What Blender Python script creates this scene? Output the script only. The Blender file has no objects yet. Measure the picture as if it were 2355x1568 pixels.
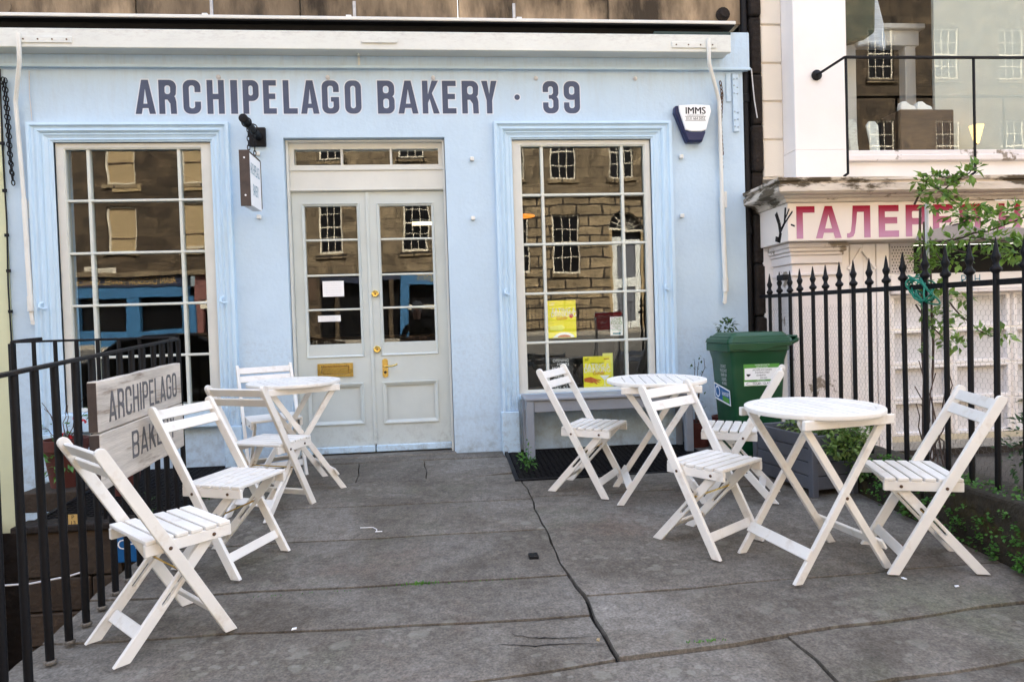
import bpy, bmesh, math, random
from mathutils import Vector, Matrix, Quaternion
from mathutils.geometry import tessellate_polygon

random.seed(11)
sc = bpy.context.scene
COL = sc.collection
PI = math.pi
rad = math.radians

# ------------------------------------------------------------------ camera
CAMP = Vector((0.0, -5.781, 1.0675))
yaw, pit, rol = rad(5.5404), rad(1.3242), rad(-1.7979)
fwd = Vector((math.sin(yaw) * math.cos(pit), math.cos(yaw) * math.cos(pit), -math.sin(pit)))
rgt = Vector((math.cos(yaw), -math.sin(yaw), 0))
upv = rgt.cross(fwd)
r2 = rgt * math.cos(rol) + upv * math.sin(rol)
u2 = -rgt * math.sin(rol) + upv * math.cos(rol)
cd = bpy.data.cameras.new('camera')
cam = bpy.data.objects.new('camera', cd)
COL.objects.link(cam)
cd.sensor_width = 36.0
cd.lens = 36.0 * 1568.97 / 2355.0
cd.clip_start = 0.05
cd.clip_end = 500
M = Matrix((r2, u2, -fwd)).transposed().to_4x4()
M.translation = CAMP
cam.matrix_world = M
sc.camera = cam

# ------------------------------------------------------------------ sky, sun, exposure
SUN_EL, SUN_AZ = 44.0, 14.0          # the sun stands behind the shop, a little to the right
w = bpy.data.worlds.new('World')
sc.world = w
w.use_nodes = True
nt = w.node_tree
bg = nt.nodes['Background']
sky = nt.nodes.new('ShaderNodeTexSky')
sky.sky_type = 'NISHITA'
sky.sun_disc = False
sky.sun_elevation = rad(SUN_EL)
sky.sun_rotation = rad(SUN_AZ)
sky.air_density = 1.0
sky.dust_density = 4.0
sky.ozone_density = 1.2
hsv = nt.nodes.new('ShaderNodeHueSaturation')          # thin even haze: a paler sky all over
hsv.inputs['Saturation'].default_value = 0.72
nt.links.new(sky.outputs[0], hsv.inputs['Color'])
nt.links.new(hsv.outputs[0], bg.inputs[0])
bg.inputs[1].default_value = 0.15
sd = bpy.data.lights.new('sun', 'SUN')
sd.energy = 5.0
sd.angle = rad(0.5)
sd.color = (1.0, 0.965, 0.88)
sun = bpy.data.objects.new('sun', sd)
COL.objects.link(sun)
sdir = Vector((math.sin(rad(SUN_AZ)) * math.cos(rad(SUN_EL)), math.cos(rad(SUN_AZ)) * math.cos(rad(SUN_EL)), math.sin(rad(SUN_EL))))
sun.rotation_euler = sdir.to_track_quat('Z', 'Y').to_euler()
sun.location = (5, 20, 25)
sc.view_settings.view_transform = 'Standard'
sc.view_settings.look = 'None'
sc.view_settings.gamma = 1.0
sc.view_settings.exposure = 2.90
sc.view_settings.use_curve_mapping = False
sc.render.engine = 'CYCLES'
sc.cycles.use_denoising = True
sc.cycles.max_bounces = 8
sc.cycles.transparent_max_bounces = 12
sc.cycles.sample_clamp_indirect = 8.0

# ------------------------------------------------------------------ helpers
SL = 0.0523                           # the forecourt falls towards the street


def gz(x, y):
    """height of the forecourt"""
    return SL * y + 0.004 * math.sin(x * 1.9 + 1.0) * math.sin(y * 2.3)


def q(x, z, y):
    """a point measured on the wall plane, moved to depth y along the sight line"""
    k = (y - CAMP.y) / (0 - CAMP.y)
    return (x * k, CAMP.z + (z - CAMP.z) * k)


class MB:
    def __init__(s):
        s.v = []
        s.f = []

    def add(s, vs, fs):
        n = len(s.v)
        s.v += [Vector(v) for v in vs]
        s.f += [[n + i for i in f] for f in fs]
        return s

    def box(s, x0, x1, y0, y1, z0, z1, M=None):
        vs = [Vector((x, y, z)) for z in (z0, z1) for y in (y0, y1) for x in (x0, x1)]
        if M is not None:
            vs = [M @ v for v in vs]
        return s.add(vs, [(0, 2, 3, 1), (4, 5, 7, 6), (0, 1, 5, 4), (2, 6, 7, 3), (0, 4, 6, 2), (1, 3, 7, 5)])

    def bar(s, p0, p1, wd, th, up=(0, 0, 1)):
        p0, p1, up = Vector(p0), Vector(p1), Vector(up)
        d = (p1 - p0).normalized()
        sd_ = d.cross(up)
        if sd_.length < 1e-4:
            sd_ = d.cross(Vector((1, 0, 0)))
        sd_.normalize()
        u = sd_.cross(d).normalized()
        vs = []
        for p in (p0, p1):
            for a, b in ((-1, -1), (1, -1), (1, 1), (-1, 1)):
                vs.append(p + sd_ * a * wd / 2 + u * b * th / 2)
        return s.add(vs, [(0, 1, 2, 3), (7, 6, 5, 4), (0, 4, 5, 1), (1, 5, 6, 2), (2, 6, 7, 3), (3, 7, 4, 0)])

    def tube(s, pts, r, n=8, closed=False):
        pts = [Vector(p) for p in pts]
        m = len(pts)
        rs = r if isinstance(r, (list, tuple)) else [r] * m
        t0 = (pts[1] - pts[0]).normalized()
        a = t0.orthogonal().normalized()
        vs = []
        prev = t0
        for i, p in enumerate(pts):
            if closed:
                t = (pts[(i + 1) % m] - pts[i - 1]).normalized()
            elif i == 0:
                t = t0
            elif i == m - 1:
                t = (pts[i] - pts[i - 1]).normalized()
            else:
                t = ((pts[i + 1] - p).normalized() + (p - pts[i - 1]).normalized())
                t = t.normalized() if t.length > 1e-6 else prev
            a = prev.rotation_difference(t) @ a
            a = (a - t * a.dot(t)).normalized()
            prev = t
            b = t.cross(a)
            for k in range(n):
                an = 2 * PI * k / n
                vs.append(p + (a * math.cos(an) + b * math.sin(an)) * rs[i])
        fs = []
        for i in range(m if closed else m - 1):
            j = (i + 1) % m
            for k in range(n):
                fs.append((i * n + k, i * n + (k + 1) % n, j * n + (k + 1) % n, j * n + k))
        if not closed:
            fs.append(tuple(range(n - 1, -1, -1)))
            fs.append(tuple((m - 1) * n + k for k in range(n)))
        return s.add(vs, fs)

    def lathe(s, prof, n=16, c=(0, 0, 0), M=None):
        c = Vector(c)
        vs = []
        for r_, z in prof:
            for k in range(n):
                an = 2 * PI * k / n
                v = Vector((r_ * math.cos(an), r_ * math.sin(an), z))
                vs.append((M @ v if M is not None else v) + c)
        fs = []
        for i in range(len(prof) - 1):
            for k in range(n):
                fs.append((i * n + k, i * n + (k + 1) % n, (i + 1) * n + (k + 1) % n, (i + 1) * n + k))
        fs.append(tuple(range(n - 1, -1, -1)))
        fs.append(tuple((len(prof) - 1) * n + k for k in range(n)))
        return s.add(vs, fs)

    def prism(s, outer, holes, t0, t1, mp):
        """outline with holes in (a, b), extruded from t0 to t1; mp(a, b, t) places a point"""
        loops = [outer] + list(holes)
        flat = [p for l in loops for p in l]
        N = len(flat)
        tri = tessellate_polygon([[Vector((p[0], p[1], 0)) for p in l] for l in loops])
        vs = [mp(p[0], p[1], t0) for p in flat]
        fs = [tuple(t) for t in tri]
        if t1 is not None:
            vs += [mp(p[0], p[1], t1) for p in flat]
            fs += [tuple(i + N for i in reversed(t)) for t in tri]
            b = 0
            for l in loops:
                m = len(l)
                for i in range(m):
                    j = (i + 1) % m
                    fs.append((b + i, b + j, b + j + N, b + i + N))
                b += m
        return s.add(vs, fs)

    def mesh(s, name, mat, bevel=0.0, seg=1, smooth=None):
        me = bpy.data.meshes.new(name)
        bm = bmesh.new()
        bv = [bm.verts.new(v) for v in s.v]
        for f in s.f:
            try:
                bm.faces.new([bv[i] for i in f])
            except ValueError:
                pass
        bmesh.ops.recalc_face_normals(bm, faces=bm.faces)
        if bevel:
            es = [e for e in bm.edges if len(e.link_faces) == 2 and e.calc_face_angle(0) > 0.6]
            bmesh.ops.bevel(bm, geom=es, offset=bevel, offset_type='OFFSET', segments=seg, profile=0.5, affect='EDGES', clamp_overlap=True)
        bm.to_mesh(me)
        bm.free()
        if smooth is not None:
            me.polygons.foreach_set('use_smooth', [True] * len(me.polygons))
            me.set_sharp_from_angle(angle=rad(smooth))
        if mat is not None:
            me.materials.append(mat)
        return me

    def build(s, name, mat, parent=None, bevel=0.0, seg=1, smooth=None, loc=None):
        return obj(name, s.mesh(name, mat, bevel, seg, smooth), parent, loc)


def obj(name, me, parent=None, loc=None):
    o = bpy.data.objects.new(name, me)
    COL.objects.link(o)
    if parent is not None:
        o.parent = parent
    if loc is not None:
        o.location = loc
    return o


def tag(o, label=None, cat=None, group=None, kind=None):
    if label:
        o['label'] = label
    if cat:
        o['category'] = cat
    if group:
        o['group'] = group
    if kind:
        o['kind'] = kind
    return o


def thing(name, label, cat, loc=(0, 0, 0), rz=0.0, group=None):
    o = bpy.data.objects.new(name, None)
    o.empty_display_size = 0.1
    COL.objects.link(o)
    o.location = loc
    o.rotation_euler = (0, 0, rz)
    return tag(o, label, cat, group)


def copy_tree(o, parent=None):
    c = o.copy()
    COL.objects.link(c)
    c.parent = parent
    for ch in list(o.children):
        copy_tree(ch, c)
    return c


def bx(name, mat, parent, x0, x1, y0, y1, z0, z1, bevel=0.0, seg=1):
    return MB().box(x0, x1, y0, y1, z0, z1).build(name, mat, parent, bevel, seg)


XZ = lambda y: (lambda a, b, t: Vector((a, y + t, b)))           # outline in the wall plane
YZ = lambda x: (lambda a, b, t: Vector((x + t, a, b)))           # outline in a side plane


def rect(x0, z0, x1, z1):
    return [(x0, z0), (x1, z0), (x1, z1), (x0, z1)]


# ------------------------------------------------------------------ materials
def nd(t, kind, **kw):
    n = t.nodes.new(kind)
    for k, v in kw.items():
        if k.startswith('i_'):
            n.inputs[k[2:].replace('_', ' ')].default_value = v
        else:
            setattr(n, k, v)
    return n


def pm(name, col, rough=0.6, var=0.12, vs=3.0, bump=0.15, bs=70.0, metal=0.0, spec=0.4, rnd=0.0,
       col2=None, thr=(0.55, 0.65), s2=4.0, stretch=(1, 1, 1), bd=0.004, tint=None):
    """painted or natural surface: colour variation, optional second colour in patches, fine relief"""
    m = bpy.data.materials.new(name)
    m.use_nodes = True
    t = m.node_tree
    b = t.nodes['Principled BSDF']
    L = t.links.new
    tc = nd(t, 'ShaderNodeTexCoord')
    mp = nd(t, 'ShaderNodeMapping')
    mp.inputs['Scale'].default_value = stretch
    L(tc.outputs['Object'], mp.inputs['Vector'])
    if rnd:
        oi = nd(t, 'ShaderNodeObjectInfo')
        ad = nd(t, 'ShaderNodeVectorMath', operation='MULTIPLY')
        L(oi.outputs['Random'], ad.inputs[0])
        ad.inputs[1].default_value = (37, 17, 23)
        a2 = nd(t, 'ShaderNodeVectorMath', operation='ADD')
        L(mp.outputs[0], a2.inputs[0])
        L(ad.outputs[0], a2.inputs[1])
        vec = a2.outputs[0]
    else:
        vec = mp.outputs[0]
    n1 = nd(t, 'ShaderNodeTexNoise', i_Scale=vs, i_Detail=6.0, i_Roughness=0.6)
    L(vec, n1.inputs['Vector'])
    cr = nd(t, 'ShaderNodeMapRange')
    cr.inputs['From Min'].default_value = 0.3
    cr.inputs['From Max'].default_value = 0.7
    L(n1.outputs['Fac'], cr.inputs['Value'])
    mx = nd(t, 'ShaderNodeMix', data_type='RGBA')
    c = col
    lo = [max(0, x * (1 - var)) for x in c]
    hi = [min(1, x * (1 + var)) for x in c]
    if tint:
        lo = [a * b_ for a, b_ in zip(lo, tint)]
    mx.inputs['A'].default_value = (*lo, 1)
    mx.inputs['B'].default_value = (*hi, 1)
    L(cr.outputs[0], mx.inputs['Factor'])
    out = mx.outputs['Result']
    if col2 is not None:
        n2 = nd(t, 'ShaderNodeTexNoise', i_Scale=s2, i_Detail=8.0, i_Roughness=0.62)
        L(vec, n2.inputs['Vector'])
        m2 = nd(t, 'ShaderNodeMapRange')
        m2.inputs['From Min'].default_value = thr[0]
        m2.inputs['From Max'].default_value = thr[1]
        L(n2.outputs['Fac'], m2.inputs['Value'])
        x2 = nd(t, 'ShaderNodeMix', data_type='RGBA')
        L(m2.outputs[0], x2.inputs['Factor'])
        L(out, x2.inputs['A'])
        x2.inputs['B'].default_value = (*col2, 1)
        out = x2.outputs['Result']
    if rnd:
        hs = nd(t, 'ShaderNodeHueSaturation')
        mr = nd(t, 'ShaderNodeMapRange')
        mr.inputs['To Min'].default_value = 1 - rnd
        mr.inputs['To Max'].default_value = 1 + rnd
        L(oi.outputs['Random'], mr.inputs['Value'])
        L(mr.outputs[0], hs.inputs['Value'])
        L(out, hs.inputs['Color'])
        out = hs.outputs[0]
    L(out, b.inputs['Base Color'])
    b.inputs['Roughness'].default_value = rough
    b.inputs['Metallic'].default_value = metal
    b.inputs['Specular IOR Level'].default_value = spec
    if bump:
        n3 = nd(t, 'ShaderNodeTexNoise', i_Scale=bs, i_Detail=4.0)
        L(vec, n3.inputs['Vector'])
        bp = nd(t, 'ShaderNodeBump', i_Strength=bump, i_Distance=bd)
        L(n3.outputs['Fac'], bp.inputs['Height'])
        L(bp.outputs[0], b.inputs['Normal'])
    return m


def glass_mat(name, refl=0.3, wav=0.012, tint=(0.95, 0.97, 0.96)):
    """window pane: sees through, mirrors the street, slightly wavy like old glass"""
    m = bpy.data.materials.new(name)
    m.use_nodes = True
    t = m.node_tree
    t.nodes.remove(t.nodes['Principled BSDF'])
    L = t.links.new
    out = t.nodes['Material Output']
    tr = nd(t, 'ShaderNodeBsdfTransparent')
    tr.inputs[0].default_value = (*tint, 1)
    gl = nd(t, 'ShaderNodeBsdfGlossy', i_Roughness=0.0)
    gl.inputs[0].default_value = (1, 0.98, 0.95, 1)
    fr = nd(t, 'ShaderNodeLayerWeight', i_Blend=0.5)
    pw = nd(t, 'ShaderNodeMath', operation='POWER')
    pw.inputs[1].default_value = 5.0
    L(fr.outputs['Facing'], pw.inputs[0])
    mr = nd(t, 'ShaderNodeMapRange')
    mr.inputs['To Min'].default_value = refl
    mr.inputs['To Max'].default_value = 0.95
    L(pw.outputs[0], mr.inputs['Value'])
    mx = nd(t, 'ShaderNodeMixShader')
    L(mr.outputs[0], mx.inputs[0])
    L(tr.outputs[0], mx.inputs[1])
    L(gl.outputs[0], mx.inputs[2])
    tc = nd(t, 'ShaderNodeTexCoord')
    n = nd(t, 'ShaderNodeTexNoise', i_Scale=3.2, i_Detail=1.0)
    L(tc.outputs['Object'], n.inputs['Vector'])
    bp = nd(t, 'ShaderNodeBump', i_Strength=1.0, i_Distance=wav)
    L(n.outputs['Fac'], bp.inputs['Height'])
    L(bp.outputs[0], gl.inputs['Normal'])
    L(mx.outputs[0], out.inputs['Surface'])
    return m


def ashlar_mat(name, c1, c2, mortar, bw=0.9, bh=0.36, ms=0.012, bump=0.5, soot=0.5):
    """far stone wall in the street: courses too far off to build one by one"""
    m = bpy.data.materials.new(name)
    m.use_nodes = True
    t = m.node_tree
    b = t.nodes['Principled BSDF']
    L = t.links.new
    tc = nd(t, 'ShaderNodeTexCoord')
    sx = nd(t, 'ShaderNodeSeparateXYZ')
    cx = nd(t, 'ShaderNodeCombineXYZ')
    L(tc.outputs['Object'], sx.inputs[0])
    L(sx.outputs['X'], cx.inputs['X'])
    L(sx.outputs['Z'], cx.inputs['Y'])
    br = nd(t, 'ShaderNodeTexBrick')
    br.inputs['Color1'].default_value = (*c1, 1)
    br.inputs['Color2'].default_value = (*c2, 1)
    br.inputs['Mortar'].default_value = (*mortar, 1)
    br.inputs['Scale'].default_value = 1.0
    br.inputs['Brick Width'].default_value = bw
    br.inputs['Row Height'].default_value = bh
    br.inputs['Mortar Size'].default_value = ms
    L(cx.outputs[0], br.inputs['Vector'])
    n = nd(t, 'ShaderNodeTexNoise', i_Scale=1.9, i_Detail=9.0, i_Roughness=0.78, i_Distortion=0.4)
    L(tc.outputs['Object'], n.inputs['Vector'])
    mr = nd(t, 'ShaderNodeMapRange')
    mr.inputs['From Min'].default_value = 0.35
    mr.inputs['From Max'].default_value = 0.65
    mr.inputs['To Min'].default_value = 1 - soot
    mr.inputs['To Max'].default_value = 1.1
    L(n.outputs['Fac'], mr.inputs['Value'])
    mu = nd(t, 'ShaderNodeMix', data_type='RGBA', blend_type='MULTIPLY')
    mu.inputs['Factor'].default_value = 1.0
    L(br.outputs['Color'], mu.inputs['A'])
    L(mr.outputs[0], mu.inputs['B'])
    L(mu.outputs['Result'], b.inputs['Base Color'])
    b.inputs['Roughness'].default_value = 0.9
    bp = nd(t, 'ShaderNodeBump', i_Strength=bump, i_Distance=0.03, invert=True)
    L(br.outputs['Fac'], bp.inputs['Height'])
    L(bp.outputs[0], b.inputs['Normal'])
    return m


def flag_mat(name):
    """worn grey sandstone flags with pale lichen spots"""
    m = bpy.data.materials.new(name)
    m.use_nodes = True
    t = m.node_tree
    b = t.nodes['Principled BSDF']
    L = t.links.new
    tc = nd(t, 'ShaderNodeTexCoord')
    n1 = nd(t, 'ShaderNodeTexNoise', i_Scale=1.5, i_Detail=10.0, i_Roughness=0.72, i_Distortion=0.6)
    L(tc.outputs['Object'], n1.inputs['Vector'])
    cr = nd(t, 'ShaderNodeValToRGB')
    e = cr.color_ramp.elements
    e[0].position = 0.34
    e[0].color = (0.084, 0.071, 0.056, 1)
    e[1].position = 0.70
    e[1].color = (0.196, 0.180, 0.157, 1)
    k = cr.color_ramp.elements.new(0.46)
    k.color = (0.126, 0.110, 0.090, 1)
    k = cr.color_ramp.elements.new(0.56)
    k.color = (0.157, 0.141, 0.120, 1)
    L(n1.outputs['Fac'], cr.inputs[0])
    # rusty and greenish tinges, each in its own patches
    out = cr.outputs[0]
    for sc0, col0, lo0, hi0, amt in ((0.9, (0.135, 0.085, 0.060), 0.56, 0.70, 0.5), (1.3, (0.095, 0.098, 0.062), 0.55, 0.70, 0.55), (3.5, (0.062, 0.053, 0.043), 0.57, 0.70, 0.4)):
        nn = nd(t, 'ShaderNodeTexNoise', i_Scale=sc0, i_Detail=7.0, i_Roughness=0.65)
        mo = nd(t, 'ShaderNodeVectorMath', operation='ADD')
        mo.inputs[1].default_value = (sc0 * 13, sc0 * 7, 2)
        L(tc.outputs['Object'], mo.inputs[0])
        L(mo.outputs[0], nn.inputs['Vector'])
        mm = nd(t, 'ShaderNodeMapRange')
        mm.inputs['From Min'].default_value = lo0
        mm.inputs['From Max'].default_value = hi0
        mm.inputs['To Max'].default_value = amt
        L(nn.outputs['Fac'], mm.inputs['Value'])
        xx = nd(t, 'ShaderNodeMix', data_type='RGBA')
        L(mm.outputs[0], xx.inputs['Factor'])
        L(out, xx.inputs['A'])
        xx.inputs['B'].default_value = (*col0, 1)
        out = xx.outputs['Result']
    # grit
    for sg_, lo_g, hi_g in ((95.0, 0.55, 1.45), (28.0, 0.72, 1.28)):
        n2 = nd(t, 'ShaderNodeTexNoise', i_Scale=sg_, i_Detail=3.0, i_Roughness=0.6)
        L(tc.outputs['Object'], n2.inputs['Vector'])
        m2 = nd(t, 'ShaderNodeMapRange')
        m2.inputs['From Min'].default_value = 0.25
        m2.inputs['From Max'].default_value = 0.75
        m2.inputs['To Min'].default_value = lo_g
        m2.inputs['To Max'].default_value = hi_g
        L(n2.outputs['Fac'], m2.inputs['Value'])
        mu = nd(t, 'ShaderNodeMix', data_type='RGBA', blend_type='MULTIPLY')
        mu.inputs['Factor'].default_value = 1.0
        L(out, mu.inputs['A'])
        L(m2.outputs[0], mu.inputs['B'])
        out = mu.outputs['Result']
    # lichen: soft discs inside a patchy mask
    for sc_, th, lo_, hi_, colr in ((9.0, 0.36, 0.48, 0.56, (0.235, 0.225, 0.185)), (19.0, 0.34, 0.46, 0.58, (0.25, 0.24, 0.20))):
        nw = nd(t, 'ShaderNodeTexNoise', i_Scale=18.0, i_Detail=3.0)
        L(tc.outputs['Object'], nw.inputs['Vector'])
        ad = nd(t, 'ShaderNodeMix', data_type='RGBA', blend_type='LINEAR_LIGHT')
        ad.inputs['Factor'].default_value = 0.03
        L(tc.outputs['Object'], ad.inputs['A'])
        L(nw.outputs['Color'], ad.inputs['B'])
        vo = nd(t, 'ShaderNodeTexVoronoi', i_Scale=sc_, i_Randomness=1.0)
        L(ad.outputs['Result'], vo.inputs['Vector'])
        ls = nd(t, 'ShaderNodeMapRange')
        ls.inputs['From Min'].default_value = th
        ls.inputs['From Max'].default_value = th - 0.09
        L(vo.outputs['Distance'], ls.inputs['Value'])
        sxx = nd(t, 'ShaderNodeSeparateColor')
        L(vo.outputs['Color'], sxx.inputs[0])
        pk = nd(t, 'ShaderNodeMath', operation='GREATER_THAN')
        pk.inputs[1].default_value = 0.55
        L(sxx.outputs[0], pk.inputs[0])
        nm = nd(t, 'ShaderNodeTexNoise', i_Scale=1.1, i_Detail=2.0)
        L(tc.outputs['Object'], nm.inputs['Vector'])
        ms = nd(t, 'ShaderNodeMapRange')
        ms.inputs['From Min'].default_value = lo_
        ms.inputs['From Max'].default_value = hi_
        L(nm.outputs['Fac'], ms.inputs['Value'])
        a1 = nd(t, 'ShaderNodeMath', operation='MULTIPLY')
        L(ls.outputs[0], a1.inputs[0])
        L(ms.outputs[0], a1.inputs[1])
        a2 = nd(t, 'ShaderNodeMath', operation='MULTIPLY')
        L(a1.outputs[0], a2.inputs[0])
        L(pk.outputs[0], a2.inputs[1])
        a3 = nd(t, 'ShaderNodeMath', operation='MULTIPLY')
        a3.inputs[1].default_value = 0.42
        L(a2.outputs[0], a3.inputs[0])
        x = nd(t, 'ShaderNodeMix', data_type='RGBA')
        L(a3.outputs[0], x.inputs['Factor'])
        L(out, x.inputs['A'])
        x.inputs['B'].default_value = (*colr, 1)
        out = x.outputs['Result']
    oi = nd(t, 'ShaderNodeObjectInfo')
    hs = nd(t, 'ShaderNodeHueSaturation')
    mr = nd(t, 'ShaderNodeMapRange')
    mr.inputs['To Min'].default_value = 0.86
    mr.inputs['To Max'].default_value = 1.14
    L(oi.outputs['Random'], mr.inputs['Value'])
    L(mr.outputs[0], hs.inputs['Value'])
    L(out, hs.inputs['Color'])
    L(hs.outputs[0], b.inputs['Base Color'])
    b.inputs['Roughness'].default_value = 0.82
    b.inputs['Specular IOR Level'].default_value = 0.3
    nb = nd(t, 'ShaderNodeTexNoise', i_Scale=38.0, i_Detail=8.0, i_Roughness=0.7)
    L(tc.outputs['Object'], nb.inputs['Vector'])
    bp = nd(t, 'ShaderNodeBump', i_Strength=0.4, i_Distance=0.006)
    L(nb.outputs['Fac'], bp.inputs['Height'])
    L(bp.outputs[0], b.inputs['Normal'])
    return m


def emis(name, col, st):
    m = bpy.data.materials.new(name)
    m.use_nodes = True
    b = m.node_tree.nodes['Principled BSDF']
    b.inputs['Base Color'].default_value = (*col, 1)
    b.inputs['Emission Color'].default_value = (*col, 1)
    b.inputs['Emission Strength'].default_value = st
    return m


def grad_mat(name, ctop, cbot, z0, z1):
    """paint that fades from one colour to another up the letter, as the sign writer sprayed it"""
    m = bpy.data.materials.new(name)
    m.use_nodes = True
    t = m.node_tree
    b = t.nodes['Principled BSDF']
    L = t.links.new
    tc = nd(t, 'ShaderNodeTexCoord')
    sx = nd(t, 'ShaderNodeSeparateXYZ')
    L(tc.outputs['Object'], sx.inputs[0])
    mr = nd(t, 'ShaderNodeMapRange')
    mr.inputs['From Min'].default_value = z0
    mr.inputs['From Max'].default_value = z1
    L(sx.outputs['Z'], mr.inputs['Value'])
    mx = nd(t, 'ShaderNodeMix', data_type='RGBA')
    mx.inputs['A'].default_value = (*cbot, 1)
    mx.inputs['B'].default_value = (*ctop, 1)
    L(mr.outputs[0], mx.inputs['Factor'])
    L(mx.outputs['Result'], b.inputs['Base Color'])
    b.inputs['Roughness'].default_value = 0.8
    b.inputs['Specular IOR Level'].default_value = 0.1
    return m


def leaf_mat(name, c1, c2):
    m = bpy.data.materials.new(name)
    m.use_nodes = True
    t = m.node_tree
    b = t.nodes['Principled BSDF']
    L = t.links.new
    tc = nd(t, 'ShaderNodeTexCoord')
    n = nd(t, 'ShaderNodeTexNoise', i_Scale=14.0, i_Detail=2.0)
    L(tc.outputs['Object'], n.inputs['Vector'])
    mr = nd(t, 'ShaderNodeMapRange')
    mr.inputs['From Min'].default_value = 0.35
    mr.inputs['From Max'].default_value = 0.65
    L(n.outputs['Fac'], mr.inputs['Value'])
    mx = nd(t, 'ShaderNodeMix', data_type='RGBA')
    mx.inputs['A'].default_value = (*c1, 1)
    mx.inputs['B'].default_value = (*c2, 1)
    L(mr.outputs[0], mx.inputs['Factor'])
    L(mx.outputs['Result'], b.inputs['Base Color'])
    b.inputs['Roughness'].default_value = 0.5
    td = nd(t, 'ShaderNodeBsdfTranslucent')
    L(mx.outputs['Result'], td.inputs[0])
    ms = nd(t, 'ShaderNodeMixShader')
    ms.inputs[0].default_value = 0.3
    L(b.outputs[0], ms.inputs[1])
    L(td.outputs[0], ms.inputs[2])
    L(ms.outputs[0], t.nodes['Material Output'].inputs[0])
    return m


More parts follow.
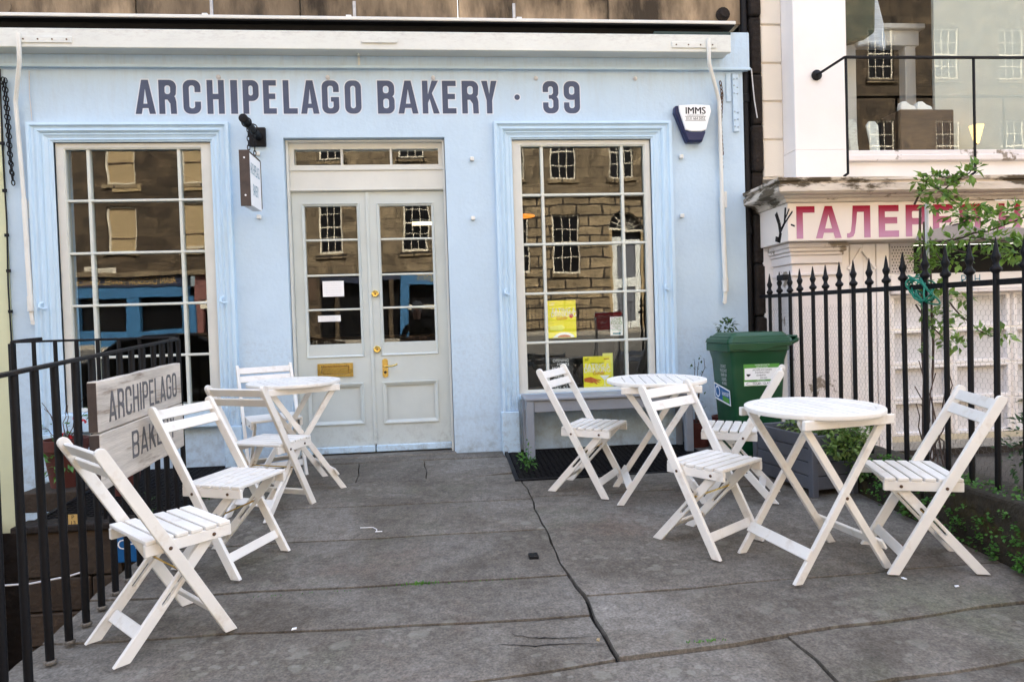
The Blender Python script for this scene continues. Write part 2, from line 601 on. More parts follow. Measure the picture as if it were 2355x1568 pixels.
BLUE = (0.515, 0.65, 0.77)
MAT = dict(
    blue=pm('blue_masonry_paint', BLUE, 0.62, 0.07, 1.2, 0.6, 26, spec=0.35, bd=0.006, col2=(0.42, 0.55, 0.68), thr=(0.58, 0.85), s2=2.2),
    bluetrim=pm('blue_gloss_trim', (0.515, 0.675, 0.81), 0.4, 0.06, 6.0, 0.3, 40, spec=0.5, stretch=(1, 1, 0.25), bd=0.004),
    putty=pm('putty_paint', (0.64, 0.645, 0.60), 0.38, 0.05, 4.0, 0.12, 40, spec=0.5),
    putty2=pm('putty_door_paint', (0.55, 0.60, 0.585), 0.36, 0.05, 3.0, 0.10, 40, spec=0.5),
    barwhite=pm('glazing_bar_paint', (0.64, 0.66, 0.60), 0.35, 0.05, 8.0, 0.1, 60, spec=0.5),
    cream=pm('cream_board_paint', (0.68, 0.69, 0.64), 0.5, 0.05, 2.0, 0.12, 50, col2=(0.40, 0.37, 0.33), thr=(0.70, 0.76), s2=5),
    white=pm('white_metal_paint', (0.72, 0.71, 0.66), 0.4, 0.06, 8.0, 0.1, 80),
    navy=pm('slate_sign_paint', (0.062, 0.080, 0.138), 0.55, 0.15, 5.0, 0.15, 60),
    edge=pm('pale_letter_outline', (0.66, 0.72, 0.80), 0.55, 0.04),
    black=pm('black_iron_paint', (0.0035, 0.0033, 0.0045), 0.55, 0.4, 12.0, 0.5, 90, spec=0.25, col2=(0.012, 0.007, 0.005), thr=(0.60, 0.70), s2=14),
    dark=pm('gap_shade_black', (0.0018, 0.0018, 0.002), 0.8, 0.2),  # flat black standing in for the shade in gaps and recesses
    stone=pm('sooty_sandstone', (0.27, 0.195, 0.12), 0.9, 0.40, 2.6, 0.6, 34, col2=(0.035, 0.024, 0.013), thr=(0.44, 0.64), s2=1.7, stretch=(1.6, 1.6, 0.5), rnd=0.40, bd=0.01),
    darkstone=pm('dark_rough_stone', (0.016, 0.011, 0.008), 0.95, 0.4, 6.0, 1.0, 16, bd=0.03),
    pitstone=pm('brown_pit_stone', (0.05, 0.034, 0.022), 0.9, 0.35, 5.0, 0.9, 30, rnd=0.25, bd=0.012),  # dark brown stone, tone differs from block to block
    green=pm('pale_green_wall_paint', (0.60, 0.61, 0.40), 0.6, 0.06, 2.0, 0.25, 60),
    flag=flag_mat('worn_flagstone'),
    bed=pm('joint_dirt', (0.007, 0.006, 0.005), 0.95, 0.4, 20, 0.6, 60, col2=(0.012, 0.022, 0.005), thr=(0.62, 0.7), s2=6),
    chair=pm('white_furniture_paint', (0.79, 0.755, 0.695), 0.5, 0.06, 5.0, 0.25, 30, spec=0.35, rnd=0.05, col2=(0.58, 0.50, 0.40), thr=(0.56, 0.80), s2=10),
    brass=pm('brass', (0.72, 0.48, 0.13), 0.22, 0.12, 20, 0.08, 60, metal=1.0),
    bolt=pm('dull_bolt', (0.12, 0.07, 0.045), 0.5, 0.2, 30, 0.0, metal=0.6),
    steel=pm('galvanised_steel', (0.42, 0.42, 0.42), 0.45, 0.2, 20, 0.1, metal=0.8),
    bench=pm('grey_bench_paint', (0.265, 0.28, 0.305), 0.5, 0.08, 5, 0.2, 40),
    planter=pm('dark_grey_planter_paint', (0.10, 0.105, 0.122), 0.55, 0.1, 5, 0.25, 40),
    bin=pm('green_bin_plastic', (0.004, 0.058, 0.020), 0.38, 0.10, 5, 0.12, 120, spec=0.5),
    timber=pm('weathered_timber', (0.56, 0.50, 0.43), 0.75, 0.28, 3.0, 0.6, 30, col2=(0.20, 0.14, 0.095), thr=(0.56, 0.72), s2=4.2, stretch=(3.0, 0.6, 6.0), bd=0.004),
    timberend=pm('dark_timber_end', (0.075, 0.055, 0.045), 0.8, 0.3, 8, 0.5, 30),
    greyink=pm('grey_sign_ink', (0.115, 0.11, 0.115), 0.7, 0.25, 18),
    terracotta=pm('terracotta', (0.085, 0.02, 0.013), 0.7, 0.2, 6, 0.2, 50),
    soil=pm('soil', (0.03, 0.022, 0.015), 0.95, 0.4, 20, 0.8, 50),
    pink=pm('pale_pink_render', (0.74, 0.67, 0.57), 0.6, 0.05, 1.5, 0.25, 60),
    pinkwhite=pm('pinkish_white_paint', (0.82, 0.77, 0.73), 0.55, 0.05, 1.5, 0.2, 60),
    peel=pm('peeling_white_paint', (0.74, 0.67, 0.63), 0.6, 0.06, 3, 0.45, 26, col2=(0.25, 0.20, 0.15), thr=(0.58, 0.61), s2=3.2, bd=0.006),
    cornice=pm('flaking_cornice', (0.62, 0.54, 0.45), 0.75, 0.15, 3, 0.7, 22, col2=(0.10, 0.075, 0.045), thr=(0.50, 0.56), s2=3.6, stretch=(0.7, 0.7, 2.2), bd=0.01),
    signcream=pm('cream_sign_board', (0.79, 0.70, 0.62), 0.55, 0.04, 2, 0.1, 60),
    pinkink=grad_mat('red_to_pink_letter_paint', (0.30, 0.004, 0.022), (0.52, 0.26, 0.38), 1.72, 1.95),
    glass=glass_mat('old_window_glass', 0.036, 0.0005),
    glass2=glass_mat('plate_glass', 0.036, 0.0002),
    farglass=pm('dark_far_glass', (0.006, 0.006, 0.007), 0.3, 0.3, 1.0, 0.0, spec=0.12),
    paper=pm('white_paper', (0.88, 0.88, 0.88), 0.7, 0.02),
    yellow=pm('yellow_poster', (0.90, 0.82, 0.02), 0.5, 0.05),
    yellow2=pm('lime_poster', (0.85, 0.88, 0.16), 0.5, 0.05),
    ink=pm('black_ink', (0.012, 0.012, 0.012), 0.6, 0.1),
    red=pm('red_sign', (0.55, 0.012, 0.025), 0.45, 0.1),
    orange=pm('orange_ink', (0.52, 0.11, 0.012), 0.6, 0.1),
    teal=pm('teal_ink', (0.02, 0.17, 0.25), 0.6, 0.1),
    lawn=pm('green_ink', (0.10, 0.32, 0.05), 0.6, 0.1),
    binblue=pm('blue_sticker', (0.012, 0.11, 0.30), 0.4, 0.1),
    slate=pm('chalkboard', (0.015, 0.015, 0.016), 0.7, 0.2),
    skin=pm('skin', (0.45, 0.26, 0.19), 0.6, 0.06),
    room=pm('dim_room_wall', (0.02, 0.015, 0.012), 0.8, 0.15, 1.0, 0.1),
    roomwood=pm('dark_wood', (0.07, 0.04, 0.022), 0.6, 0.3, 3, 0.2, stretch=(1, 1, 6)),
    wire=pm('galvanised_wire', (0.16, 0.16, 0.155), 0.5, 0.2, 20, 0.0, metal=0.6),
    hose=pm('green_hose', (0.012, 0.20, 0.13), 0.35, 0.1, 10, 0.0),
    bluehose=pm('blue_hose', (0.01, 0.03, 0.22), 0.35, 0.1, 10, 0.0),
    moss=pm('mossy_kerb', (0.035, 0.029, 0.02), 0.95, 0.4, 7, 1.0, 26, col2=(0.05, 0.04, 0.008), thr=(0.54, 0.66), s2=4, bd=0.02),
    bark=pm('bark', (0.085, 0.055, 0.042), 0.9, 0.3, 20, 0.6, 60),
    leaf=leaf_mat('leaf_green', (0.075, 0.16, 0.02), (0.25, 0.38, 0.07)),
    ivy=leaf_mat('ivy_leaf', (0.05, 0.13, 0.02), (0.26, 0.36, 0.10)),
    leafd=leaf_mat('leaf_dark', (0.018, 0.055, 0.012), (0.05, 0.12, 0.025)),
    leafw=leaf_mat('leaf_weed', (0.04, 0.14, 0.015), (0.09, 0.24, 0.03)),
    road=pm('asphalt', (0.11, 0.103, 0.092), 0.9, 0.15, 3, 0.5, 60),
    farpave=pm('far_pavement', (0.30, 0.265, 0.215), 0.9, 0.15, 2, 0.2),
    farstone=ashlar_mat('far_ashlar', (0.31, 0.232, 0.137), (0.165, 0.118, 0.067), (0.05, 0.034, 0.018), 0.95, 0.42, 0.010, 0.3, 0.75),
    farstone2=ashlar_mat('far_dark_ashlar', (0.125, 0.085, 0.046), (0.06, 0.038, 0.02), (0.025, 0.016, 0.009), 0.85, 0.36, 0.008, 0.3, 0.8),
    rustic=ashlar_mat('far_rusticated_stone', (0.36, 0.27, 0.155), (0.22, 0.16, 0.09), (0.016, 0.009, 0.005), 1.1, 0.42, 0.034, 0.8, 0.6),
    farwhite=pm('far_white_paint', (0.62, 0.56, 0.44), 0.5, 0.05),
    farblue=pm('far_blue_paint', (0.03, 0.115, 0.235), 0.5, 0.1),
    farnavy=pm('far_navy_fascia', (0.016, 0.022, 0.045), 0.5, 0.2),
    farmaroon=pm('far_maroon_paint', (0.17, 0.07, 0.06), 0.5, 0.1),
    gilt=pm('gilt_letters', (0.55, 0.36, 0.12), 0.5, 0.1),
    blind=pm('tan_blind', (0.34, 0.245, 0.125), 0.7, 0.05),
    lampglow=emis('lamp_glow', (1.0, 0.30, 0.02), 0.16),
    stripglow=emis('strip_glow', (1.0, 0.80, 0.45), 0.8),
    warmglow=emis('warm_lamp', (1.0, 0.62, 0.22), 0.35),
    jacket=pm('dark_jacket', (0.02, 0.018, 0.016), 0.85, 0.4, 12, 0.4, 40),
    hair=pm('grey_hair', (0.34, 0.33, 0.32), 0.8, 0.2, 30, 0.3, 60),
    carblack=pm('black_car_paint', (0.01, 0.01, 0.011), 0.15, 0.1, 4, 0.0, spec=0.6),
    carred=emis('tail_light', (0.5, 0.008, 0.01), 0.4),
    rubber=pm('rubber', (0.015, 0.015, 0.015), 0.8, 0.2),
    lightgrey=pm('pale_grey_paint', (0.62, 0.60, 0.59), 0.6, 0.08, 3, 0.2, 50),
    perf=pm('perforated_sheet', (0.55, 0.50, 0.47), 0.6, 0.08, 3, 0.2, 50),
    greysheet=pm('grey_stone_sheet', (0.30, 0.27, 0.26), 0.8, 0.15, 5, 0.4, 40),
    greenwood=pm('dark_green_strip', (0.02, 0.045, 0.04), 0.5, 0.2),
)

def grime(m, z0, z1, col, amt, sc_=9.0, stretch=(1, 1, 1)):
    """splashed dirt and scuffs that thin out from z0 to z1, broken up by noise"""
    t = m.node_tree
    b = t.nodes['Principled BSDF']
    L = t.links.new
    src = b.inputs['Base Color'].links[0].from_socket
    tc = nd(t, 'ShaderNodeTexCoord')
    sx = nd(t, 'ShaderNodeSeparateXYZ')
    L(tc.outputs['Object'], sx.inputs[0])
    mr = nd(t, 'ShaderNodeMapRange')
    mr.inputs['From Min'].default_value = z1
    mr.inputs['From Max'].default_value = z0
    L(sx.outputs['Z'], mr.inputs['Value'])
    mp = nd(t, 'ShaderNodeMapping')
    mp.inputs['Scale'].default_value = stretch
    L(tc.outputs['Object'], mp.inputs[0])
    n = nd(t, 'ShaderNodeTexNoise', i_Scale=sc_, i_Detail=9.0, i_Roughness=0.75)
    L(mp.outputs[0], n.inputs['Vector'])
    m2 = nd(t, 'ShaderNodeMapRange')
    m2.inputs['From Min'].default_value = 0.47
    m2.inputs['From Max'].default_value = 0.66
    L(n.outputs['Fac'], m2.inputs['Value'])
    mu = nd(t, 'ShaderNodeMath', operation='MULTIPLY')
    L(mr.outputs[0], mu.inputs[0])
    L(m2.outputs[0], mu.inputs[1])
    m3 = nd(t, 'ShaderNodeMath', operation='MULTIPLY')
    m3.inputs[1].default_value = amt
    L(mu.outputs[0], m3.inputs[0])
    x = nd(t, 'ShaderNodeMix', data_type='RGBA')
    L(m3.outputs[0], x.inputs['Factor'])
    L(src, x.inputs['A'])
    x.inputs['B'].default_value = (*col, 1)
    L(x.outputs['Result'], b.inputs['Base Color'])


grime(MAT['blue'], -.1, .55, (0.24, 0.26, 0.27), 0.75)
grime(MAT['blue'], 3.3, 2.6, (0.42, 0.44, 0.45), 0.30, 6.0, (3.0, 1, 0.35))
grime(MAT['blue'], 1.0, 1.01, (0.36, 0.42, 0.48), 0.35, 30.0)
grime(MAT['bluetrim'], -.1, .9, (0.26, 0.29, 0.31), 0.8, 14.0)
grime(MAT['putty2'], 0.0, .35, (0.24, 0.24, 0.22), 0.7, 12.0)
grime(MAT['cream'], .2, 0.0, (0.42, 0.38, 0.36), 0.7, 16.0, (1, 1, 3))
grime(MAT['pinkwhite'], 0.0, 1.7, (0.52, 0.46, 0.40), 0.35, 5.0)

# ------------------------------------------------------------------ lettering
def arc(cx, cy, r, a0, a1, n=6):
    return [(cx + r * math.cos(rad(a0 + (a1 - a0) * i / n)), cy + r * math.sin(rad(a0 + (a1 - a0) * i / n))) for i in range(n + 1)]


def rr(x0, y0, x1, y1, r, n=6):
    r = min(r, (x1 - x0) / 2 - 1e-4, (y1 - y0) / 2 - 1e-4)
    return arc(x1 - r, y1 - r, r, 0, 90, n) + arc(x0 + r, y1 - r, r, 90, 180, n) + arc(x0 + r, y0 + r, r, 180, 270, n) + arc(x1 - r, y0 + r, r, 270, 360, n)


def glyph(c, w, s):
    """outline (height 1, width w, stroke s) of a condensed grotesque capital: (outer, holes)"""
    r = min(w * 0.42, 0.20)
    ri = max(r - s * 0.75, 0.03)
    h = s * 0.95
    if c in 'I':
        return [(0, 0), (w, 0), (w, 1), (0, 1)], []
    if c in 'EЕ':
        m = 0.52
        return [(0, 0), (w, 0), (w, h), (s, h), (s, m - h / 2), (w * .92, m - h / 2), (w * .92, m + h / 2), (s, m + h / 2), (s, 1 - h), (w, 1 - h), (w, 1), (0, 1)], []
    if c == 'L':
        return [(0, 0), (w, 0), (w, h), (s, h), (s, 1), (0, 1)], []
    if c == 'Г':
        return [(0, 0), (s, 0), (s, 1 - h), (w, 1 - h), (w, 1), (0, 1)], []
    if c in 'HН':
        m = 0.51
        return [(0, 0), (s, 0), (s, m - h / 2), (w - s, m - h / 2), (w - s, 0), (w, 0), (w, 1), (w - s, 1), (w - s, m + h / 2), (s, m + h / 2), (s, 1), (0, 1)], []
    if c in 'AА':
        tp = s * 0.56
        k = (w / 2 - tp)
        xl = lambda y: s + (w / 2 - s - tp * 0.0) * y / 1.12
        b0, b1 = 0.17, 0.30
        return ([(0, 0), (s * 1.02, 0), (s * 1.02 + k * b0 * .98, b0), (w - s * 1.02 - k * b0 * .98, b0), (w - s * 1.02, 0), (w, 0), (w / 2 + tp, 1), (w / 2 - tp, 1)],
                [[(s * 1.02 + k * b1 * .98, b1), (w - s * 1.02 - k * b1 * .98, b1), (w / 2, 0.74)]])
    if c in 'PР':
        z = 0.38
        return [(0, 0), (s, 0), (s, z), (w - r, z)] + arc(w - r, z + r, r, -90, 0)[1:] + arc(w - r, 1 - r, r, 0, 90) + [(0, 1)], [rr(s, z + h, w - s, 1 - h, ri)]
    if c in 'RЯ':
        z = 0.42
        o = [(0, 0), (s, 0), (s, z), (w * .48, z), (w - s - .01, z - .12), (w - s, 0), (w, 0), (w - .01, z - .06)] + [(w * .93, z + .06), (w * .88, z + .09), (w * .97, z + .16)] + arc(w - r, 1 - r, r, 0, 90) + [(0, 1)]
        hl = rr(s, z + h, w - s, 1 - h, ri)
        if c == 'Я':
            o = [(w - a, b) for a, b in o][::-1]
            hl = [(w - a, b) for a, b in hl][::-1]
        return o, [hl]
    if c == 'B':
        o = [(0, 0)] + arc(w - r, r, r, -90, 0) + [(w, .40), (w * .97, .47), (w * .88, .52), (w * .97, .57), (w, .64)] + arc(w - r, 1 - r, r, 0, 90) + [(0, 1)]
        return o, [rr(s, h, w - s, .455, ri), rr(s, .455 + h, w - s, 1 - h, ri)]
    if c == 'O':
        return rr(0, 0, w, 1, r), [rr(s, h, w - s, 1 - h, ri)]
    if c == 'C':
        return ([(w, .64)] + arc(w - r, 1 - r, r, 0, 90) + arc(r, 1 - r, r, 90, 180) + arc(r, r, r, 180, 270) + arc(w - r, r, r, 270, 360) + [(w, .36), (w - s, .36)]
                + arc(w - s - ri, h + ri, ri, 360, 270) + arc(s + ri, h + ri, ri, 270, 180) + arc(s + ri, 1 - h - ri, ri, 180, 90) + arc(w - s - ri, 1 - h - ri, ri, 90, 0) + [(w - s, .64)]), []
    if c == 'G':
        return ([(w, .65)] + arc(w - r, 1 - r, r, 0, 90) + arc(r, 1 - r, r, 90, 180) + arc(r, r, r, 180, 270) + arc(w - r, r, r, 270, 360) + [(w, .50), (w * .52, .50), (w * .52, .50 - h * .85), (w - s, .50 - h * .85)]
                + arc(w - s - ri, h + ri, ri, 360, 270) + arc(s + ri, h + ri, ri, 270, 180) + arc(s + ri, 1 - h - ri, ri, 180, 90) + arc(w - s - ri, 1 - h - ri, ri, 90, 0) + [(w - s, .65)]), []
    if c == 'K':
        return [(0, 0), (s, 0), (s, .33), (s + w * .10, .45), (w - s * 1.1, 0), (w, 0), (w * .57, .62), (w * .95, 1), (w * .95 - s * 1.15, 1), (s, .58), (s, 1), (0, 1)], []
    if c == 'Y':
        return [(w / 2 - s / 2, 0), (w / 2 + s / 2, 0), (w / 2 + s / 2, .40), (w, 1), (w - s * 1.05, 1), (w / 2, .60), (s * 1.05, 1), (0, 1), (w / 2 - s / 2, .40)], []
    if c == 'Л':
        return [(0, 0), (w * .12, 0), (w * .26, .04), (w * .33, .14), (w * .40, .5), (w * .44, 1 - h), (w - s, 1 - h), (w - s, 0), (w, 0), (w, 1), (w * .26, 1), (w * .22, .5), (w * .17, .20), (w * .10, .14), (0, .14)], []
    if c == '9':
        z = .42
        return ([(0, .34), (0, r)] + arc(r, r, r, 180, 270) + arc(w - r, r, r, 270, 360) + arc(w - r, 1 - r, r, 0, 90) + arc(r, 1 - r, r, 90, 180) + arc(r, z + r, r, 180, 270) + [(w - s - .02, z), (w - s, z + .02)]
                + arc(w - s - ri, h + ri, ri, 360, 270) + arc(s + ri, h + ri, ri, 270, 180) + [(s, .34)]), [rr(s, z + h, w - s, 1 - h, ri)]
    if c == '3':
        return ([(0, .66)] + arc(r, 1 - r, r, 180, 90) + arc(w - r, 1 - r, r, 90, 0) + [(w, .62), (w * .95, .55), (w * .88, .515), (w * .96, .47), (w, .40)] + arc(w - r, r, r, 0, -90) + arc(r, r, r, 270, 180) + [(0, .34), (s, .34)]
                + arc(s + ri, h + ri, ri, 180, 270) + arc(w - s - ri, h + ri, ri, 270, 360) + [(w - s, .40), (w - s - .05, .455), (w * .38, .455), (w * .38, .57), (w - s - .05, .57), (w - s, .63)]
                + arc(w - s - ri, 1 - h - ri, ri, 0, 90) + arc(s + ri, 1 - h - ri, ri, 90, 180) + [(s, .66)])[::-1], []
    if c == '.':
        return arc(w / 2, .5, w / 2, 0, 345, 23), []
    raise KeyError(c)


def grow(loop, d, outer=True):
    """move an outline outwards (a hole inwards) by d"""
    n = len(loop)
    A = sum(loop[i][0] * loop[(i + 1) % n][1] - loop[(i + 1) % n][0] * loop[i][1] for i in range(n))
    sg = (1 if A > 0 else -1) * (1 if outer else -1)
    out = []
    for i in range(n):
        p0, p1, p2 = Vector(loop[i - 1]), Vector(loop[i]), Vector(loop[(i + 1) % n])
        a, b = (p1 - p0), (p2 - p1)
        if a.length < 1e-7 or b.length < 1e-7:
            out.append(tuple(p1))
            continue
        a.normalize()
        b.normalize()
        na, nb = Vector((a.y, -a.x)), Vector((b.y, -b.x))
        m = na + nb
        if m.length < 1e-3:
            m = na
        m = m / max(m.length_squared, 0.5) * 2
        out.append(tuple(p1 + m * d * sg))
    return out


def letter(name, c, x0, x1, z0, z1, mp, mat, parent, s=None, th=0.002, outline=None):
    H = z1 - z0
    w = (x1 - x0) / H
    s = s if s else (w if c == 'I' else 0.165)
    o, hs = glyph(c, w, s)
    sc_ = lambda l: [(x0 + a * H, z0 + b * H) for a, b in l]
    o, hs = sc_(o), [sc_(h) for h in hs]
    ob = MB().prism(o, hs, 0, -th, mp).build(name, mat, parent)
    if outline:
        MB().prism(grow(o, 0.009), [grow(h, 0.009, False) for h in hs], 0, -0.0008, mp).build('letter_outline', outline, ob)
    return ob


_fc = {}


def text(name, body, size, mat, parent, M, sx=1.0, off=0.0, align='CENTER', th=0.0, spacing=1.0, shear=0.0):
    """print in the built-in type face, as a mesh placed by M (x along the line, y up)"""
    cu = bpy.data.curves.new(name, 'FONT')
    cu.body = body
    cu.size = size
    cu.align_x = align
    cu.align_y = 'CENTER'
    cu.offset = 0.0
    cu.space_character = spacing
    cu.shear = shear
    cu.resolution_u = 3
    cu.extrude = th
    tmp = bpy.data.objects.new('tmp', cu)
    COL.objects.link(tmp)
    dg = bpy.context.evaluated_depsgraph_get()
    me = bpy.data.meshes.new_from_object(tmp.evaluated_get(dg))
    bpy.data.objects.remove(tmp)
    bpy.data.curves.remove(cu)
    me.transform(M @ Matrix.Diagonal((sx, 1, 1, 1)))
    me.materials.clear()
    me.materials.append(mat)
    return obj(name, me, parent)


def MFRONT(x, y, z):
    return Matrix.Translation((x, y, z)) @ Matrix.Rotation(PI / 2, 4, 'X')


def MSIDE(x, y, z):
    """line runs along +Y, faces +X"""
    return Matrix.Translation((x, y, z)) @ Matrix.Rotation(PI / 2, 4, 'Z') @ Matrix.Rotation(PI / 2, 4, 'X')


# ================================================================== THE SETTING
def rebase(root, loc):
    root.location = loc
    for ch in root.children:
        ch.location = Vector(ch.location) - Vector(loc)
    return root


# -------- forecourt: bed of dirt and one slab per flag
FX0, FX1 = -1.68, 2.66
bed = MB()
bed.prism([(FX0, -4.3), (FX1, -4.3), (FX1, -0.005), (FX0, -0.005)], [[(0.46, -0.93), (2.04, -0.93), (2.04, -0.02), (0.46, -0.02)]], -0.040, -0.30,
          lambda a, b, t: Vector((a, b, SL * b + t)))
pave = bed.build('pavement', MAT['bed'])
tag(pave, 'grey stone flagged forecourt in front of the bakery', kind='structure')


def wob(t):
    """a joint that wanders by a few millimetres, the same for both of its slabs"""
    return .006 * math.sin(t * 1.7) + .004 * math.sin(t * 4.3 + 1.1) + random.uniform(-.001, .001)


VPTS = [(0.0, .455), (-.20, .465), (-.935, .517), (-1.36, .526), (-1.93, .528), (-2.565, .545), (-2.80, .575), (-2.965, .585), (-3.29, .600), (-9, .62)]


def VX(y):
    """the long joint between the left and the right flags"""
    for (ya, xa), (yb, xb) in zip(VPTS, VPTS[1:]):
        if yb <= y <= ya:
            return xa + (xb - xa) * (y - ya) / (yb - ya)
    return VPTS[-1][1]


def VG(y):
    return .0008 + .0045 * max(0.0, min(1.0, (-2.45 - y) / .3)) * max(0.0, min(1.0, (y + 3.6) / .3))


def slab(cs, dz=0.0, gap=0.0036, n=9, snap='', name='flagstone', th=0.06):
    P = [Vector(p) for p in cs]
    tx, ty = random.uniform(-.003, .003), random.uniform(-.003, .003)
    vs, fs = [], []
    for i in range(n + 1):
        for k in range(n + 1):
            a, b = i / n, k / n
            p = P[0] * (1 - a) * (1 - b) + P[1] * a * (1 - b) + P[2] * a * b + P[3] * (1 - a) * b
            if 'L' in snap:
                pl = P[0] * (1 - b) + P[3] * b
                p.x += (VX(p.y) + VG(p.y) - pl.x) * (1 - a)
            if 'R' in snap:
                pr = P[1] * (1 - b) + P[2] * b
                p.x += (VX(p.y) - VG(p.y) - pr.x) * a
            edge = i in (0, n) or k in (0, n)
            if edge:
                p = p + Vector((wob(p.y * 5.1), wob(p.x * 4.7 + 9)))
                p.x += gap * (1 if i == 0 else -1 if i == n else 0)
                p.y += gap * (1 if k == 0 else -1 if k == n else 0)
            vs.append((p.x, p.y, gz(p.x, p.y) + dz + tx * (a - .5) + ty * (b - .5) - (.005 if edge else 0)))
    m = n + 1
    for i in range(n):
        for k in range(n):
            fs.append((i * m + k, (i + 1) * m + k, (i + 1) * m + k + 1, i * m + k + 1))
    ring = [i * m for i in range(m)] + [n * m + k for k in range(1, m)] + [i * m + n for i in range(n - 1, -1, -1)] + [k for k in range(n - 1, 0, -1)]
    nb = len(vs)
    for i in ring:
        v = vs[i]
        vs.append((v[0], v[1], v[2] - th))
    R_ = len(ring)
    for i in range(R_):
        fs.append((ring[i], ring[(i + 1) % R_], nb + (i + 1) % R_, nb + i))
    return MB().add(vs, fs).build(name, MAT['flag'], pave, smooth=40)


slab([(FX0, -.20), (.462, -.20), (.455, -.02), (FX0, -.02)], 0.010, snap='R')
slab([(FX0, -.74), (-.68, -.78), (-.725, -.20), (FX0, -.20)], .007)
slab([(-.68, -.78), (-.17, -.83), (-.208, -.20), (-.725, -.20)], .008)
slab([(-.17, -.83), (.505, -.68), (.465, -.20), (-.208, -.20)], .006, snap='R')
slab([(FX0, -1.26), (.525, -1.35), (.505, -.72), (FX0, -.76)], .001, n=12, snap='R')
slab([(FX0, -1.86), (.528, -1.93), (.525, -1.34), (FX0, -1.26)], -0.003, snap='R')
slab([(FX0, -2.48), (.545, -2.565), (.528, -1.93), (FX0, -1.86)], -0.005, snap='R')
slab([(FX0, -2.87), (.57, -2.965), (.545, -2.565), (FX0, -2.48)], -0.009, .004, snap='R')
slab([(FX0, -3.54), (.595, -3.314), (.57, -2.965), (FX0, -2.87)], -0.013, .004, snap='R')
slab([(.525, -1.32), (FX1, -1.36), (FX1, -.93), (.515, -.935)], 0.004, snap='L')
slab([(2.05, -.93), (FX1, -.93), (FX1, -.03), (2.05, -.03)], 0.0)
slab([(.575, -2.80), (FX1, -2.74), (FX1, -1.36), (.53, -1.32)], -0.001, n=12, snap='L')
slab([(.60, -3.314), (FX1, -3.11), (FX1, -2.74), (.575, -2.80)], -0.004, snap='L')
slab([(FX0, -4.28), (1.33, -4.28), (1.30, -3.244), (FX0, -3.54)], -.018, n=12)
slab([(1.315, -3.60), (FX1 + .5, -3.42), (FX1 + .5, -3.06), (1.30, -3.244)], -.012)
slab([(1.33, -4.28), (3.6, -4.28), (3.6, -3.36), (1.315, -3.60)], -0.020)


def crack(pts, wd):
    """a hairline break in a slab: a thin dark sliver with ragged width"""
    P = []
    for (xa, ya), (xb, yb) in zip(pts, pts[1:]):
        for k in range(5):
            t = k / 5
            P.append((xa + (xb - xa) * t + random.uniform(-.004, .004), ya + (yb - ya) * t + random.uniform(-.004, .004)))
    P.append(pts[-1])
    vs, fs = [], []
    for i, (x, y) in enumerate(P):
        w2 = wd * (.15 + .85 * math.sin(PI * (i + .5) / len(P))) * random.uniform(.5, 1.2)
        z = gz(x, y) - .0102
        vs += [(x, y - w2, z), (x, y + w2, z), (x, y, z - .004)]
    for i in range(len(P) - 1):
        a = i * 3
        fs += [(a, a + 3, a + 4, a + 1)]
    MB().add(vs, fs).build('crack', MAT['bed'], pave)


crack([(.209, -3.034), (.236, -3.08), (.302, -3.11), (.366, -3.122), (.44, -3.13), (.58, -3.14)], .004)
crack([(.166, -3.14), (.236, -3.155), (.303, -3.175), (.373, -3.17), (.45, -3.18), (.58, -3.20)], .0045)
crack([(.30, -2.99), (.40, -2.975), (.52, -2.985)], .003)

# street side: pavement, road and far pavement rise a little to the other side
st = MB().add([(-30, -4.30, SL * -4.3 - .012), (30, -4.30, SL * -4.3 - .012), (30, -7.2, -.33), (-30, -7.2, -.33)], [(0, 3, 2, 1)])
tag(st.build('street_pavement', MAT['farpave']), 'street pavement behind the forecourt', kind='structure')
kb = MB()
for i in range(30):
    kb.box(-30 + i * 2 + .01, -28 + i * 2 - .01, -7.42, -7.205, -.5, -.33)
tag(kb.build('kerb', MAT['farpave']), 'stone kerb of the street', kind='structure')
rd = MB().add([(-60, -7.42, -.45), (60, -7.42, -.45), (60, -19.2, .62), (-60, -19.2, .62)], [(0, 3, 2, 1)])
tag(rd.build('road', MAT['road']), 'asphalt road behind the camera', kind='structure')
fp = MB().box(-60, 60, -22.0, -19.2, .2, .76)
tag(fp.build('far_pavement', MAT['farpave']), 'sunny pavement on the far side of the street', kind='structure')

# -------- basement light well on the left, with its stones
well = MB()
well.box(-3.6, -1.69, -4.3, 0.0, -2.5, -2.42)                              # floor
well.box(-1.69, -1.682, -4.3, -1.40, -2.42, -.30)                            # under the flags
well.box(-3.7, -3.62, -4.3, -.02, -2.42, -.36)
well.box(-3.62, -1.69, -4.38, -4.30, -2.42, -.27)
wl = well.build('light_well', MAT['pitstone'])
tag(wl, 'sunken basement light well beside the forecourt', kind='structure')
zz = -.10
row = 0
while zz > -2.3:
    hgt = random.choice([.24, .28, .21])
    x = -2.62
    if row % 2:
        x -= 0.0
    while x < -1.70:
        ln = random.uniform(.26, .46)
        x1 = min(x + ln, -1.70)
        if -1.70 - x1 < .12:
            x1 = -1.70
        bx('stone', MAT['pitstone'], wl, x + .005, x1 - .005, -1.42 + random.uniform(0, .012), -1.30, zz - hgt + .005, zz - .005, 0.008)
        x = x1
    zz -= hgt
    row += 1
shl_ = MB().box(-3.06, -2.63, -.64, -.03, -.16, -.02).build('ledge_stone', MAT['pitstone'], wl, 0.008)
cp = MB().box(-2.64, -1.69, -1.44, -1.26, -.095, -.055).build('coping', MAT['darkstone'], wl, 0.006)

